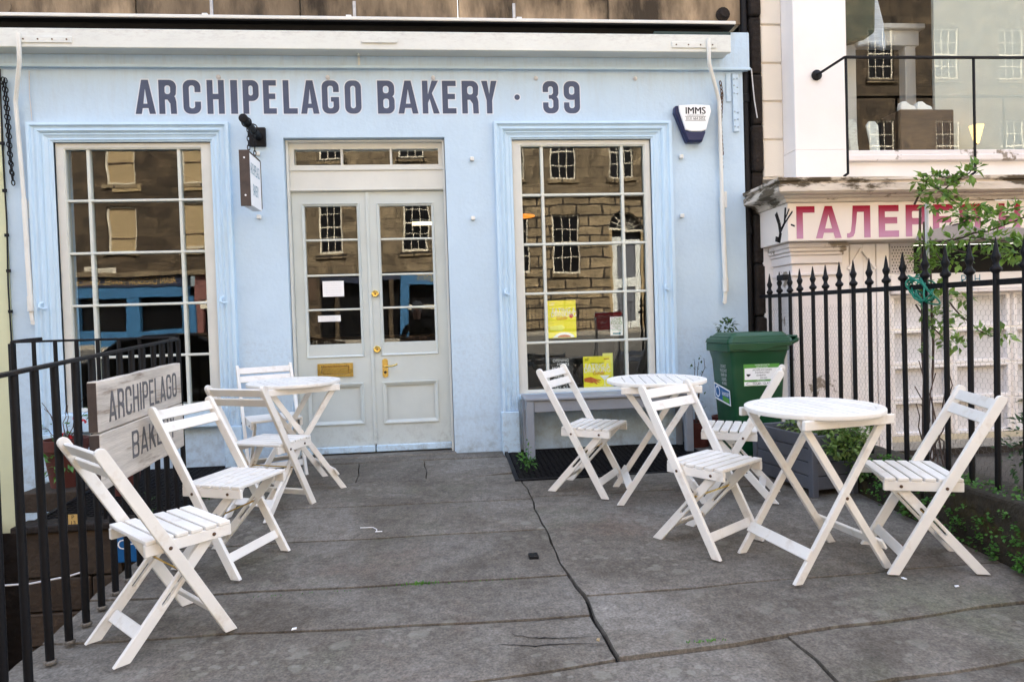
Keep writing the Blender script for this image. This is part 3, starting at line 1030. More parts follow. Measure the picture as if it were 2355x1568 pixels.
# under the right grate
pr_ = MB()
pr_.box(.46, 2.04, -.93, -.02, -1.3, -1.25)
pr_.box(.44, .46, -.95, -.02, -1.25, -.09)
pr_.box(2.04, 2.06, -.95, -.02, -1.25, -.09)
pr_.box(.46, 2.04, -.95, -.93, -1.25, -.09)
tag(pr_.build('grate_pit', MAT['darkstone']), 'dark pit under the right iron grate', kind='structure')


def grate(name, label, x0, x1, y0, y1, zf):
    g = thing(name, label, 'grate', ((x0 + x1) / 2, (y0 + y1) / 2, 0), group='iron gratings under the shop windows')
    cx, cy = (x0 + x1) / 2, (y0 + y1) / 2
    hw, hd = (x1 - x0) / 2, (y1 - y0) / 2
    fr = MB()
    for a in (-1, 1):
        fr.bar((a * (hw - .012), -hd, zf(cx, cy - hd)), (a * (hw - .012), hd, zf(cx, cy + hd)), .028, .022)
        fr.bar((-hw, a * (hd - .012), zf(cx, cy + a * hd) - .001), (hw, a * (hd - .012), zf(cx, cy + a * hd) - .001), .028, .022)
    fr.build('frame', MAT['black'], g, .002)
    ms = MB()
    k = 0.42                                             # flattened diamonds
    step = .085
    for sg in (1, -1):
        c = -hw - hd / k
        while c < hw + hd / k:
            # y = sg*k*(x-c)
            pts = []
            xa, xb = -hw, hw
            ya, yb = sg * k * (xa - c), sg * k * (xb - c)
            # clip to +-hd
            t0, t1 = 0.0, 1.0
            dy = yb - ya
            for lim, lo in ((-hd, True), (hd, False)):
                t = (lim - ya) / dy
                if (dy > 0) == lo:
                    t0 = max(t0, t)
                else:
                    t1 = min(t1, t)
            if t1 > t0 + .01:
                a = (xa + (xb - xa) * t0, ya + dy * t0)
                b = (xa + (xb - xa) * t1, ya + dy * t1)
                ms.bar((a[0], a[1], zf(0, cy + a[1])), (b[0], b[1], zf(0, cy + b[1])), .007, .010 + .001 * sg)
            c += step
    o = ms.build('mesh', MAT['black'], g)
    return g


grate('floor_grate', 'black diamond mesh iron grate under the grey bench', .465, 2.035, -.925, -.025, lambda x, y: SL * y - .004)
grate('floor_grate', 'black diamond mesh iron grate behind the left railing, under flower pots', -2.62, -1.69, -1.25, -.03, lambda x, y: SL * y - .012)

# ================================================================== BAKERY SHOPFRONT
bk = thing('bakery_building', 'light blue painted bakery shopfront with putty double doors and two tall windows', 'building')
W0, W1 = -3.42, 2.655
DO = (-1.273, .045, 2.66)
LW = (-3.05, -1.845, .475, 2.63)
RW = (.61, 1.815, .475, 2.635)
MB().prism(rect(W0, -.9, W1, 3.215), [rect(LW[0], LW[2], LW[1], LW[3]), rect(RW[0], RW[2], RW[1], RW[3]), rect(DO[0], .0, DO[1], DO[2])], 0.0, .26, XZ(0)).build('wall', MAT['blue'], bk)
# board over the wall, its lower edge and a black strip for the shade in the gap
MB().prism([(-3.75, 3.216), (2.708, 3.216), (2.708, 3.54), (2.475, 3.54), (2.475, 3.43), (-3.75, 3.43)], [], -.035, .02, XZ(0)).build('fascia_board', MAT['blue'], bk, .006)
bx('fascia_lip', MAT['bluetrim'], bk, -3.75, 2.712, -.046, -.034, 3.212, 3.236, .004)
bx('gap_shade', MAT['dark'], bk, -3.75, 2.474, -.030, .05, 3.431, 3.584)  # shade of the gap put in as a black strip
gt = bx('flashing', MAT['white'], bk, -3.75, 2.56, -.105, .06, 3.578, 3.606, .004)
bx('underside_shade', MAT['dark'], gt, -3.75, 2.55, -.10, .05, 3.566, 3.577)  # black strip painting the shade under the white flashing
for x in (-1.782, -.654, .66):
    bx('angle_iron', MAT['steel'], gt, x - .012, x + .012, -.05, -.03, 3.612, 3.755, .002)
for x in (-1.83, -.70, .70):
    bx('fixing', MAT['white'], gt, x - .022, x + .022, -.07, -.045, 3.612, 3.634, .003)
# course of sandstone over the shop, then the upper floors (out of the picture, they shade the forecourt)
js = [-4.2, -2.384, -1.098, .197, 1.477, 2.655]
for a, b in zip(js, js[1:]):
    bx('stone_block', MAT['stone'], bk, a + .005, b - .005, 0.0 + random.uniform(0, .006), .30, 3.62, 4.25, .008)
bx('upper_wall', MAT['farstone'], bk, -9, 2.82, .03, .6, 4.26, 12.0)
fl = MB().lathe([(.03, 0), (.06, .0), (.06, .02), (.035, .025), (.035, .05)], 14, M=Matrix.Rotation(PI / 2, 4, 'X'))
fl.build('pipe_stub', MAT['darkstone'], bk, loc=(2.485, -.005, 3.70))
fl2 = MB().lathe([(.03, 0), (.05, .0), (.05, .015), (.03, .015)], 14, M=Matrix.Rotation(PI / 2, 4, 'X'))
fl2.build('pipe_stub', MAT['stone'], bk, loc=(-3.36, -.003, 3.69))
# strip of dark rubble at the right edge
zz = -.1
while zz < 4.2:
    h_ = random.uniform(.36, .52)
    bx('rubble_stone', MAT['darkstone'], bk, 2.735 + random.uniform(-.006, .006), 2.828, -.01 + random.uniform(-.02, .02), .25, zz + .006, min(zz + h_, 4.24) - .004, .02, 2)
    zz += h_
bx('recess_shade', MAT['dark'], bk, 2.656, 2.734, .12, .25, -.1, 4.24)  # black slab painting the shade at the back of the recess
bx('rubble_backing', MAT['dark'], bk, 2.74, 2.829, .025, .24, -.1, 4.23)  # black backing added so no bright wall shows between the stones

ARCH = [(0, 0), (0, .052), (.022, .056), (.030, .040), (.040, .034), (.052, .040), (.064, .046), (.074, .036), (.080, .024), (.094, .030), (.100, .022), (.120, .014), (.132, .020), (.140, .012), (.150, .008), (.150, -.02)]


def architrave(parent, ax0, ax1, az, ix0, ix1, iz, zb):
    wl_, wr_, wt_ = ix0 - ax0, ax1 - ix1, az - iz
    vs, fs = [], []
    for d, y in ARCH:
        k = d / .150
        L_, R_, T_ = ax0 + wl_ * k, ax1 - wr_ * k, az - wt_ * k
        vs += [(L_, -y, zb), (L_, -y, T_), (R_, -y, T_), (R_, -y, zb)]
    for i in range(len(ARCH) - 1):
        a, b = i * 4, i * 4 + 4
        for k in range(3):
            fs.append((a + k, a + k + 1, b + k + 1, b + k))
    return MB().add(vs, fs).build('architrave', MAT['bluetrim'], parent)


def pane(parent, x0, x1, z0, z1, y, mat='glass', jit=.0016, base=(0, 0)):
    cx, cz = (x0 + x1) / 2, (z0 + z1) / 2
    hx, hz = (x1 - x0) / 2, (z1 - z0) / 2
    o = MB().box(-hx, hx, -.0015, .0015, -hz, hz).build('pane', MAT[mat], parent, loc=(cx, y, cz))
    o.rotation_euler = (base[0] + random.uniform(-jit, jit), 0, base[1] + random.uniform(-jit, jit))
    return o


def shop_window(op, g0, g1, zt, vx, ax0, ax1, az, zb):
    Y = .055
    hz = [2.162, 1.745, 1.328, .911]
    G0, GT = q(g0, zt, Y)
    G1, GB = q(g1, .505, Y)
    win = MB().prism(rect(op[0] + .001, op[2] + .001, op[1] - .001, op[3] - .001), [rect(G0, GB, G1, GT)], .018, .10, XZ(0)).build('window', MAT['putty'], bk, .003)
    architrave(win, ax0, ax1, az, op[0], op[1], op[3], zb)
    xs = [q(x, 1, Y)[0] for x in vx]
    zs = [q(0, z, Y)[1] for z in hz]
    # beading round the glass
    MB().prism(rect(G0 - .004, GB - .004, G1 + .004, GT + .004), [rect(G0 + .008, GB + .008, G1 - .008, GT - .008)], .026, .05, XZ(0)).build('bead', MAT['barwhite'], win)
    for x in xs:
        bx('glazing_bar', MAT['barwhite'], win, x - .0125, x + .0125, .034, .082, GB, GT, .004)
    for z in zs:
        bx('glazing_bar', MAT['barwhite'], win, G0, G1, .0325, .0835, z - .010, z + .010, .004)
    X = [G0] + xs + [G1]
    Z = [GB] + zs[::-1] + [GT]
    for i in range(3):
        for k in range(5):
            pane(win, X[i], X[i + 1], Z[k], Z[k + 1], .062)
    return win


winL = shop_window(LW, -2.959, -1.908, 2.575, (-2.786, -2.093), -3.225, -1.691, 2.777, .322)
winR = shop_window(RW, .675, 1.748, 2.578, (.860, 1.553), .46, 1.989, 2.777, .340)
bx('sill', MAT['bluetrim'], winL, -3.05, -1.845, -.075, .02, .32, .472, .01)
bx('sill', MAT['bluetrim'], winR, .61, 1.815, -.03, .02, .43, .474, .008)
for x0, x1, zt, wn in ((-3.24, -3.07, .32, winL), (-1.815, -1.675, .32, winL), (.447, .60, .338, winR), (1.83, 1.995, .338, winR)):
    bx('plinth_block', MAT['bluetrim'], wn, x0, x1, -.068, -.001, -.06, zt, .005)

# ---- door set
Y = .12
df = MB().prism(rect(DO[0] + .001, .0, DO[1] - .001, DO[2] - .001), [rect(-1.252, .001, .024, 2.238), rect(-1.212, 2.458, -.012, 2.59)], .10, .19, XZ(0)).build('door_frame', MAT['putty'], bk, .003)
MB().prism(rect(-1.268, .002, .040, 2.655), [rect(-1.25, .003, .022, 2.64)], .055, .099, XZ(0)).build('stop_bead', MAT['putty'], df, .003)
bx('transom_rail', MAT['putty'], df, -1.25, .022, .088, .101, 2.41, 2.428, .003)
bx('transom_rail', MAT['putty'], df, -1.25, .022, .086, .101, 2.242, 2.256, .003)
for x in (-.821, -.411):
    bx('glazing_bar', MAT['putty'], df, x - .009, x + .009, .105, .15, 2.455, 2.593, .002)
for a, b in ((-1.212, -.83), (-.812, -.42), (-.402, -.012)):
    pane(df, a, b, 2.458, 2.59, .135)


def moulding(parent, x0, x1, z0, z1, y, wd=.022, out=.012, mat='putty2', name='moulding'):
    prof = [(0, .0), (.004, -out), (wd * .45, -out * .8), (wd * .6, -out * .35), (wd, .002)]
    vs, fs = [], []
    for d, yy in prof:
        vs += [(x0 + d, y + yy, z0 + d), (x1 - d, y + yy, z0 + d), (x1 - d, y + yy, z1 - d), (x0 + d, y + yy, z1 - d)]
    for i in range(len(prof) - 1):
        for k in range(4):
            a, b = i * 4 + k, i * 4 + (k + 1) % 4
            fs.append((a, b, b + 4, a + 4))
    return MB().add(vs, fs).build(name, MAT[mat], parent)


def door_leaf(x0, x1, g, p, bars, gb):
    d = MB().prism(rect(x0, .022, x1, 2.236), [rect(*g), rect(p[0] + .02, p[1] + .02, p[2] - .02, p[3] - .02)], .12, .165, XZ(0)).build('door', MAT['putty2'], bk, .002)
    bx('panel', MAT['putty2'], d, p[0] + .015, p[2] - .015, .135, .155, p[1] + .015, p[3] - .015)
    moulding(d, p[0], p[2], p[1], p[3], .119, .034, .012)
    moulding(d, g[0] - .024, g[2] + .024, gb - .012, g[3] + .024, .119, .02, .010)
    zs = [g[1]] + bars + [g[3]]
    for z in bars:
        bx('glazing_bar', MAT['barwhite'], d, g[0], g[2], .124, .155, z - .008, z + .008, .003)
    for a, b in zip(zs, zs[1:]):
        pane(d, g[0], g[2], a, b, .142, jit=.003)
    bx('weather_board', MAT['bluetrim'], d, x0, x1, .092, .119, .026, .082, .006)
    return d


dL = door_leaf(-1.250, -.628, (-1.148, .953, -.715, 2.119), (-1.179, .266, -.705, .619), [1.246, 1.536, 1.834], .852)
dR = door_leaf(-.618, .022, (-.525, .956, -.088, 2.114), (-.551, .26, -.077, .62), [1.250, 1.533, 1.833], .854)
bx('meeting_bead', MAT['putty2'], dR, -.640, -.612, .108, .119, .09, 2.236, .004)
# brass furniture
lb = MB().prism(rect(-1.087, .676, -.791, .792), [rect(-1.052, .700, -.826, .768)], .106, .1195, XZ(0)).build('letterbox', MAT['brass'], dL, .003)
bx('flap', MAT['brass'], lb, -1.05, -.828, .111, .1195, .702, .766, .003)
for z in (1.371, .899):
    lk = MB().lathe([(.030, 0), (.030, .006), (.024, .010), (.020, .008), (.012, .008)], 18, M=Matrix.Rotation(PI / 2, 4, 'X')).build('lock', MAT['brass'], dR, smooth=35, loc=(-.583, .108, z))
    bx('keyhole', MAT['ink'], lk, -.004, .004, -.0095, -.0085, -.010, .008)
hp = MB().prism(rr(-.546, .656, -.498, .817, .022), [], .112, .1195, XZ(0)).build('handle_plate', MAT['brass'], dR, .002)
MB().tube([(-.522, .112, .752), (-.522, .070, .752), (-.512, .060, .752), (-.46, .058, .755), (-.43, .060, .762), (-.415, .062, .772)], .007, 8).build('lever', MAT['brass'], hp, smooth=40)
MB().lathe([(.012, 0), (.012, .004), (.004, .005)], 12, M=Matrix.Rotation(PI / 2, 4, 'X')).build('keyhole', MAT['ink'], hp, loc=(-.522, .112, .70))
bx('threshold', MAT['flag'], bk, -1.30, .06, -.055, .20, -.055, .014, .008)

# ---- painted lettering
LZ0, LZ1 = 2.854, 3.126
LET = [('A', -2.415, -2.259), ('R', -2.232, -2.096), ('C', -2.044, -1.907), ('H', -1.858, -1.723), ('I', -1.673, -1.619), ('P', -1.577, -1.451), ('E', -1.416, -1.312), ('L', -1.258, -1.145), ('A', -1.118, -.971), ('G', -.947, -.809), ('O', -.762, -.629),
       ('B', -.496, -.357), ('A', -.328, -.163), ('K', -.127, .014), ('E', .039, .154), ('R', .203, .342), ('Y', .368, .498), ('3', .889, 1.023), ('9', 1.069, 1.207)]
for c, a, b in LET:
    letter('letter', c, a, b, LZ0, LZ1, XZ(-.001), MAT['navy'], bk, outline=MAT['edge'], s=None if c == 'I' else .170)
letter('letter', '.', .646, .692, 2.99 - .023, 2.99 + .023, XZ(-.001), MAT['navy'], bk, outline=MAT['edge'])

# ---- fixings left in the wall
for x, z in ((.269, 2.471), (.263, 1.975), (-1.474, 2.527), (-1.483, 2.014), (2.079, 2.476), (2.074, 1.968)):
    bx('wall_fixing', MAT['white'], bk, x - .017, x + .017, -.035, .001, z - .017, z + .017, .005)
for x in (-1.761, -.894, -.032, .833, 1.693):
    MB().lathe([(.018, 0), (.018, .012), (.008, .022)], 10, M=Matrix.Rotation(PI / 2, 4, 'X')).build('wall_bolt', MAT['lightgrey'], bk, loc=(x, -.001, 3.148))
for x, z, p in ((-1.775, 1.346, winL), (.527, 1.348, winR), (1.909, 1.35, winR), (-3.15, 1.338, winL)):
    MB().tube([(x - .005, -.05, z + .025), (x - .02, -.075, z + .01), (x - .018, -.085, z - .015), (x + .005, -.075, z - .028), (x + .018, -.05, z - .02)], .010, 7).build('shutter_hook', MAT['bluetrim'], p, smooth=40)
cpl = MB().box(2.50, 2.545, -.012, .0, 2.95, 3.195).box(2.555, 2.61, -.02, 0, 2.69, 3.19).build('steel_plate', MAT['blue'], bk, .004)
for z in (3.15, 3.08, 3.02, 2.86, 2.79, 2.73):
    for x in (2.568, 2.596):
        MB().lathe([(.008, 0), (.008, .006), (.004, .009)], 8, M=Matrix.Rotation(PI / 2, 4, 'X')).build('rivet', MAT['blue'], cpl, loc=(x, -.02, z + random.uniform(-.01, .01)))

# ---- what is seen through the glass
rm = MB()
vs = [(-3.38, .27, -.02), (2.6, .27, -.02), (2.6, 4.6, -.02), (-3.38, 4.6, -.02), (-3.38, .27, 3.2), (2.6, .27, 3.2), (2.6, 4.6, 3.2), (-3.38, 4.6, 3.2)]
rm.add(vs, [(0, 1, 2, 3), (4, 7, 6, 5), (2, 6, 7, 3), (0, 3, 7, 4), (1, 5, 6, 2)])
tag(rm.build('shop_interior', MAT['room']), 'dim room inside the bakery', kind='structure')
ct = thing('shop_counter', 'dark wooden counter inside the bakery', 'counter', (-.6, 2.6, 0))
bx('body', MAT['roomwood'], ct, -1.4, 1.2, 0, .6, -.02, .95, .01)
bx('top', MAT['roomwood'], ct, -1.45, 1.25, -.05, .65, .952, .99, .006)
for x, lab in ((.50, 'right'), (-3.04, 'left')):
    s_ = thing('window_ledge', 'pale wooden display ledge inside the %s bakery window' % lab, 'ledge', (x, .12, 0), group='window ledges')
    bx('board', MAT['lightgrey'] if lab == 'left' else MAT['roomwood'], s_, .02, 1.30, 0, .45, .44, .475, .004)
    for xx in (.1, 1.2):
        bx('bracket', MAT['roomwood'], s_, xx - .02, xx + .02, .02, .42, -.02, .439)
lp = thing('pendant_lamp', 'orange glowing flat pendant lamp seen through the right bakery window', 'lamp', (.80, 1.2, 2.19))
MB().lathe([(.0, .06), (.03, .055), (.05, .03), (.155, .012), (.165, -.005), (.160, -.007)], 24).build('shade', MAT['roomwood'], lp, smooth=40)
MB().lathe([(.0, -.010), (.155, -.009), (.155, -.013), (.0, -.014)], 24).build('glowing_disc', MAT['lampglow'], lp)
MB().tube([(0, 0, .06), (0, 0, 1.0)], .004, 5).build('flex', MAT['ink'], lp)
sl = thing('strip_light', 'short bright strip light seen through the right door pane', 'lamp', (-.2, 2.0, 2.24))
MB().tube([(-.13, 0, 0), (.13, 0, 0)], .016, 8).build('tube', MAT['stripglow'], sl)
bx('housing', MAT['lightgrey'], sl, -.15, .15, -.02, .02, .018, .05)
MB().tube([(0, 0, .05), (0, 0, .95)], .004, 5).build('flex', MAT['ink'], sl)

# posters and notices standing in the windows
def poster(name, label, cat, mat, x0, x1, y, z0, z1, tilt=0.0):
    t_ = thing(name, label, cat, ((x0 + x1) / 2, y, z0))
    t_.rotation_euler = (0, tilt, 0)
    w_, h_ = (x1 - x0) / 2, z1 - z0
    bx('sheet', MAT[mat], t_, -w_, w_, 0, .003, 0, h_)
    return t_, w_, h_


pt, w_, h_ = poster('poster', 'yellow eating and drinking guide poster on the window ledge', 'poster', 'yellow', 1.191, 1.436, .10, .478, .772)
text('print', 'EATING &', .062, MAT['paper'], pt, MFRONT(0, -.002, h_ * .70), sx=.80, off=.002)
text('print', 'DRINKING', .062, MAT['paper'], pt, MFRONT(0, -.002, h_ * .585), sx=.80, off=.002)
text('print', 'Guide', .050, MAT['orange'], pt, MFRONT(.01, -.003, h_ * .50), sx=.85, off=.001, shear=.3)
text('print', 'LIST', .035, MAT['ink'], pt, MFRONT(-w_ * .70, -.002, h_ * .91), sx=.6, off=.001)
text('print', 'EDINBURGH & GLASGOW', .013, MAT['ink'], pt, MFRONT(0, -.002, h_ * .80), sx=.8)
bx('print', MAT['orange'], pt, w_ * .5, w_ * .9, -.002, -.001, h_ * .90, h_ * .925)
# hand and glass on the poster
MB().prism([(-.118, .105), (-.06, .115), (-.02, .098), (.03, .085), (.028, .078), (-.01, .085), (.02, .066), (.016, .060), (-.02, .075), (.0, .052), (-.006, .047), (-.035, .068), (-.045, .060), (-.118, .075)], [], 0, -.001, lambda a, b, t: Vector((a, -.001 + t, b))).build('print', MAT['orange'], pt)
MB().prism([(.02, .125), (.11, .125), (.068, .082), (.068, .040), (.085, .034), (.045, .034), (.062, .040), (.062, .082)], [], 0, -.001, lambda a, b, t: Vector((a, -.002 + t, b))).build('print', MAT['paper'], pt)
pt, w_, h_ = poster('poster', 'pale lime paper standing behind the lower yellow poster', 'poster', 'yellow2', 1.371, 1.462, .125, .50, .795)
pt, w_, h_ = poster('poster', 'upper yellow guide poster stuck inside the right window pane', 'poster', 'yellow', .88, 1.135, .085, .943, 1.269)
text('print', 'EATING &', .062, MAT['paper'], pt, MFRONT(.02, -.002, h_ * .72), sx=.76, off=.002)
text('print', 'DRINKING', .062, MAT['paper'], pt, MFRONT(.02, -.002, h_ * .62), sx=.76, off=.002)
text('print', 'Guide', .046, MAT['orange'], pt, MFRONT(.0, -.003, h_ * .53), sx=.85, off=.001, shear=.3)
text('print', 'LIST', .035, MAT['lightgrey'], pt, MFRONT(-w_ * .62, -.002, h_ * .90), sx=.7, off=.001)
MB().prism(arc(.085, h_ * .58, .019, 0, 345, 23), [], 0, -.001, lambda a, b, t: Vector((a, -.001 + t, b))).build('print', MAT['red'], pt)
MB().prism([(-.085, .003)] + arc(.02, .003, .09, 180, 0, 12)[1:-1] + [(.108, .003)], [], 0, -.001, lambda a, b, t: Vector((a, -.001 + t, b * .5 + .002))).build('print', MAT['paper'], pt)
MB().prism(arc(.02, .0, .06, 175, 5, 10), [], 0, -.001, lambda a, b, t: Vector((a, -.0025 + t, b * .4 + .004))).build('print', MAT['orange'], pt)
MB().prism([(-.11, .10), (.0, .115), (.03, .09), (.0, .06), (-.10, .07)], [], 0, -.001, lambda a, b, t: Vector((a, -.001 + t, b))).build('print', MAT['yellow2'], pt)
pt, w_, h_ = poster('notice', 'small white love food paper stuck on the right window pane', 'notice', 'paper', 1.436, 1.546, .078, .948, 1.112)
text('print', 'LOVE', .042, MAT['lawn'], pt, MFRONT(0, -.002, h_ * .86), sx=.85, off=.0015)
text('print', 'FOOD', .042, MAT['lawn'], pt, MFRONT(0, -.002, h_ * .66), sx=.85, off=.0015)
for k, s in enumerate(('hate waste', 'City', 'Zero Waste')):
    text('print', s, .018, MAT['lawn'], pt, MFRONT(0, -.002, h_ * (.50 - .10 * k)), sx=.9)
bx('print', MAT['teal'], pt, -.035, .035, -.002, -.001, h_ * .06, h_ * .17)
pt, w_, h_ = poster('opening_hours_board', 'black chalk style opening hours board on the window ledge', 'board', 'slate', .883, 1.098, .10, .478, .769)
for k, (s, dx) in enumerate((('OPENING', .0), ('HOURS', .02), ('MON  9-5', -.01), ('TUES 9-5', -.01), ('WED 9-5', .0), ('THUR 9-5', 0), ('FRI  9-5', 0), ('SAT  9-5', 0))):
    text('print', s, .036, MAT['paper'], pt, MFRONT(dx, -.002, h_ * (.92 - .117 * k)), sx=.9, off=.0006, shear=.12)
pt, w_, h_ = poster('notice', 'larger white typed notice on the left door pane', 'notice', 'paper', -1.023, -.847, .136, 1.357, 1.489)
for k in range(6):
    text('print', 'we ask you to keep your distance please' if k % 2 else 'please wait outside until you are called in', .0085, MAT['lightgrey'], pt, MFRONT(0, -.0015, h_ * (.88 - .15 * k)), sx=.9)
pt, w_, h_ = poster('notice', 'narrow white typed strip low on the left door pane', 'notice', 'paper', -1.071, -.883, .136, 1.146, 1.198)
for k in range(4):
    text('print', 'thank you for your help and patience today', .0085, MAT['lightgrey'], pt, MFRONT(0, -.0015, h_ * (.85 - .24 * k)), sx=.95)

# ================================================================== AWNING, ARMS, CHAINS, HANGING SIGN, ALARM
aw = thing('awning_box', 'long cream painted awning box over the bakery sign', 'awning', (0, -.1, 3.3))
bx('board', MAT['cream'], aw, -3.75, 2.47, -.10, -.062, .002, .147, .004)
bx('soffit', MAT['cream'], aw, -3.75, 2.468, -.062, .062, .012, .030, .002)
bx('end_cap', MAT['cream'], aw, 2.448, 2.469, -.062, .062, .030, .145, .002)
bx('roller_strip', MAT['greenwood'], aw, 1.81, 2.472, -.096, .02, .149, .172, .003)
bx('lid', MAT['dark'], aw, -3.75, 1.80, -.085, .06, .146, .150)
for a, b in ((-3.161, -2.775), (1.955, 2.34)):
    pl = bx('bracket_plate', MAT['cream'], aw, a, b, -.109, -.100, .032, .082, .003)
    for k in range(4):
        x = a + (b - a) * (.1 + .27 * k)
        MB().lathe([(.006, 0), (.006, .004), (.002, .005)], 8, M=Matrix.Rotation(PI / 2, 4, 'X')).build('screw', MAT['bolt'], pl, loc=(x, -.109, .058))
bp_ = MB().prism(rr(-.593, .052, -.306, .096, .016), [], -.100, -.112, XZ(0)).build('clip', MAT['cream'], aw, .002)
MB().box(-.455, -.443, -.118, -.112, .052, .096).build('pin', MAT['cream'], bp_)
MB().box(-.642, -.624, .055, .064, -.064, .012).box(-.642, -.624, .0, .064, -.002, .010).build('angle_bracket', MAT['cream'], aw)


def arm(label, pts, zlow, side):
    b = Vector(pts[0])
    a = bpy.data.objects.new('awning_arm', None)
    COL.objects.link(a)
    a.parent = aw
    a.location = b - Vector((0, -.1, 3.3))
    a['label'] = label
    P = [Vector(p) - b for p in pts]
    MB().tube(P, .0165, 10).build('upper_rod', MAT['white'], a, smooth=40)
    e = P[-1]
    low = Vector((e.x + .012, e.y, zlow - b.z))
    MB().tube([e + Vector((0, 0, .02)), e * .5 + low * .5, low + Vector((0, 0, .16))], .021, 10).build('lower_tube', MAT['white'], a, smooth=40)
    MB().tube([low + Vector((0, 0, .18)), low + Vector((0, 0, .06))], .026, 10).build('collar', MAT['white'], a, smooth=40)
    j = MB()
    j.bar(low + Vector((0, 0, .08)), low + Vector((.01 * side, 0, -.02)), .03, .02, (0, 1, 0))
    j.lathe([(.018, -.008), (.018, .008)], 12, c=low + Vector((.012 * side, 0, -.03)), M=Matrix.Rotation(PI / 2, 4, 'X'))
    j.build('hinge', MAT['white'], a, .002)
    hb = MB().box(-.014, .014, -.004, .028, -.07, .07).build('wall_bracket', MAT['white'], a, .003, loc=(e.x + .035, e.y + .012, 2.10 - b.z))
    return a


arm('bent cream metal awning arm left of the left window', [(-3.15, -.218, 3.395), (-3.15, -.218, 3.215), (-3.156, -.208, 3.19), (-3.280, -.060, 2.955), (-3.285, -.055, 2.93), (-3.262, -.045, 2.16)], 1.235, 1)
arm('bent cream metal awning arm beside the alarm box', [(2.266, -.218, 3.405), (2.268, -.218, 3.235), (2.274, -.208, 3.20), (2.408, -.060, 2.965), (2.416, -.055, 2.935), (2.425, -.045, 2.10)], 1.24, -1)


def chain_mesh(mb, pts, ln=.036, r=.0045, wdt=.011):
    """links of a chain along a line"""
    d = 0
    P = [Vector(p) for p in pts]
    seg = [(P[i + 1] - P[i]).length for i in range(len(P) - 1)]
    tot = sum(seg)
    i = 0
    s = ln / 2
    while s < tot:
        t, k = s, 0
        while t > seg[k]:
            t -= seg[k]
            k += 1
        dr = (P[k + 1] - P[k]).normalized()
        c = P[k] + dr * t
        a = dr.orthogonal().normalized()
        a = Quaternion(dr, (i % 2) * PI / 2 + .4) @ a
        L_ = []
        for an in range(10):
            th = 2 * PI * an / 10
            L_.append(c + dr * math.cos(th) * ln * .62 + a * math.sin(th) * wdt)
        mb.tube(L_, r, 5, closed=True)
        s += ln
        i += 1
    return mb


cm = MB()
chain_mesh(cm, [(-3.385, -.03, 3.13), (-3.375, -.03, 2.9), (-3.368, -.028, 2.55), (-3.352, -.03, 2.33)])
chain_mesh(cm, [(-3.362, -.04, 3.12), (-3.352, -.04, 2.85), (-3.350, -.036, 2.50), (-3.346, -.03, 2.31)])
chain_mesh(cm, [(-3.395, -.03, 3.08), (-3.36, -.05, 3.10)])
tag(cm.build('chain', MAT['black'], smooth=50), 'black doubled chain hanging beside the left awning arm', 'chain', 'hanging chains')
cm = MB()
chain_mesh(cm, [(2.44, -.03, 3.12), (2.455, -.03, 3.0), (2.435, -.03, 2.75), (2.438, -.03, 2.35)])
chain_mesh(cm, [(2.452, -.04, 3.02), (2.425, -.04, 2.9), (2.44, -.04, 2.5)])
tag(cm.build('chain', MAT['bolt'], smooth=50), 'rusty dark chain hanging behind the right awning arm', 'chain', 'hanging chains')
cb = MB().tube([(-3.41, -.022, 3.2), (-3.418, -.022, 2.6), (-3.412, -.022, 2.0), (-3.425, -.022, 1.5), (-3.42, -.022, 1.05)], .006, 6)
for z in (2.62, 2.25, 1.9, 1.62, 1.3):
    cb.box(-3.43, -3.40, -.032, -.020, z - .012, z + .012)
tag(cb.build('wall_cable', MAT['black'], smooth=50), 'thin black cable clipped down the left edge of the blue wall', 'cable')
wf = MB().tube([(-3.20, -.01, 3.19), (-3.205, -.012, 3.0), (-3.195, -.012, 2.80)], .004, 5)
tag(wf.build('wall_cable', MAT['lightgrey'], smooth=50), 'thin grey cable running down to the left window corner', 'cable')

hs_ = thing('hanging_sign', 'small white framed bakery sign hanging on chains from a black post', 'sign', (-1.46, 0, 2.66))
bx('wall_plate', MAT['black'], hs_, -.075, .055, -.03, .0, -.075, .078, .004)
MB().tube([(0, -.02, .0), (0, -.45, .025)], .030, 14).build('post', MAT['black'], hs_, smooth=40)
MB().lathe([(.0, .012), (.030, .006), (.034, -.004), (.034, -.02)], 14, c=(0, -.452, .025), M=Matrix.Rotation(PI / 2, 4, 'X')).build('post_cap', MAT['black'], hs_, smooth=40)
for yy in (-.36, -.19):
    chain_mesh(MB(), [(.01, yy, -.02), (.008, yy, -.24)], .034, .0038, .010).build('chain', MAT['black'], hs_, smooth=50)
    MB().tube([(0.0 + .036 * math.cos(a), yy, .02 + .036 * math.sin(a)) for a in [2 * PI * k / 14 for k in range(14)]], .005, 6, closed=True).build('ring', MAT['black'], hs_, smooth=50)
# board with white faces in a dark frame
fr = MB()
fr.box(-.030, .045, -.492, -.482, -.640, -.222)
fr.box(-.030, .045, -.172, -.160, -.610, -.232)
fr.box(-.030, .045, -.482, -.172, -.238, -.226)
bd = fr.build('frame', MAT['timberend'], hs_, .002)
bx('board', MAT['paper'], hs_, -.026, .041, -.481, -.173, -.628, -.239)
text('print', 'ARCHIPELAGO', .125, MAT['teal'], hs_, MSIDE(.0415, -.327, -.350), sx=.30, off=.001)
text('print', 'BAKERY', .125, MAT['teal'], hs_, MSIDE(.0415, -.327, -.505), sx=.33, off=.001)
for z in (-.28, -.56):
    MB().lathe([(.007, 0), (.007, .003), (.002, .004)], 8, c=(.008, -.492, z), M=Matrix.Rotation(PI / 2, 4, 'X')).build('screw', MAT['paper'], hs_)

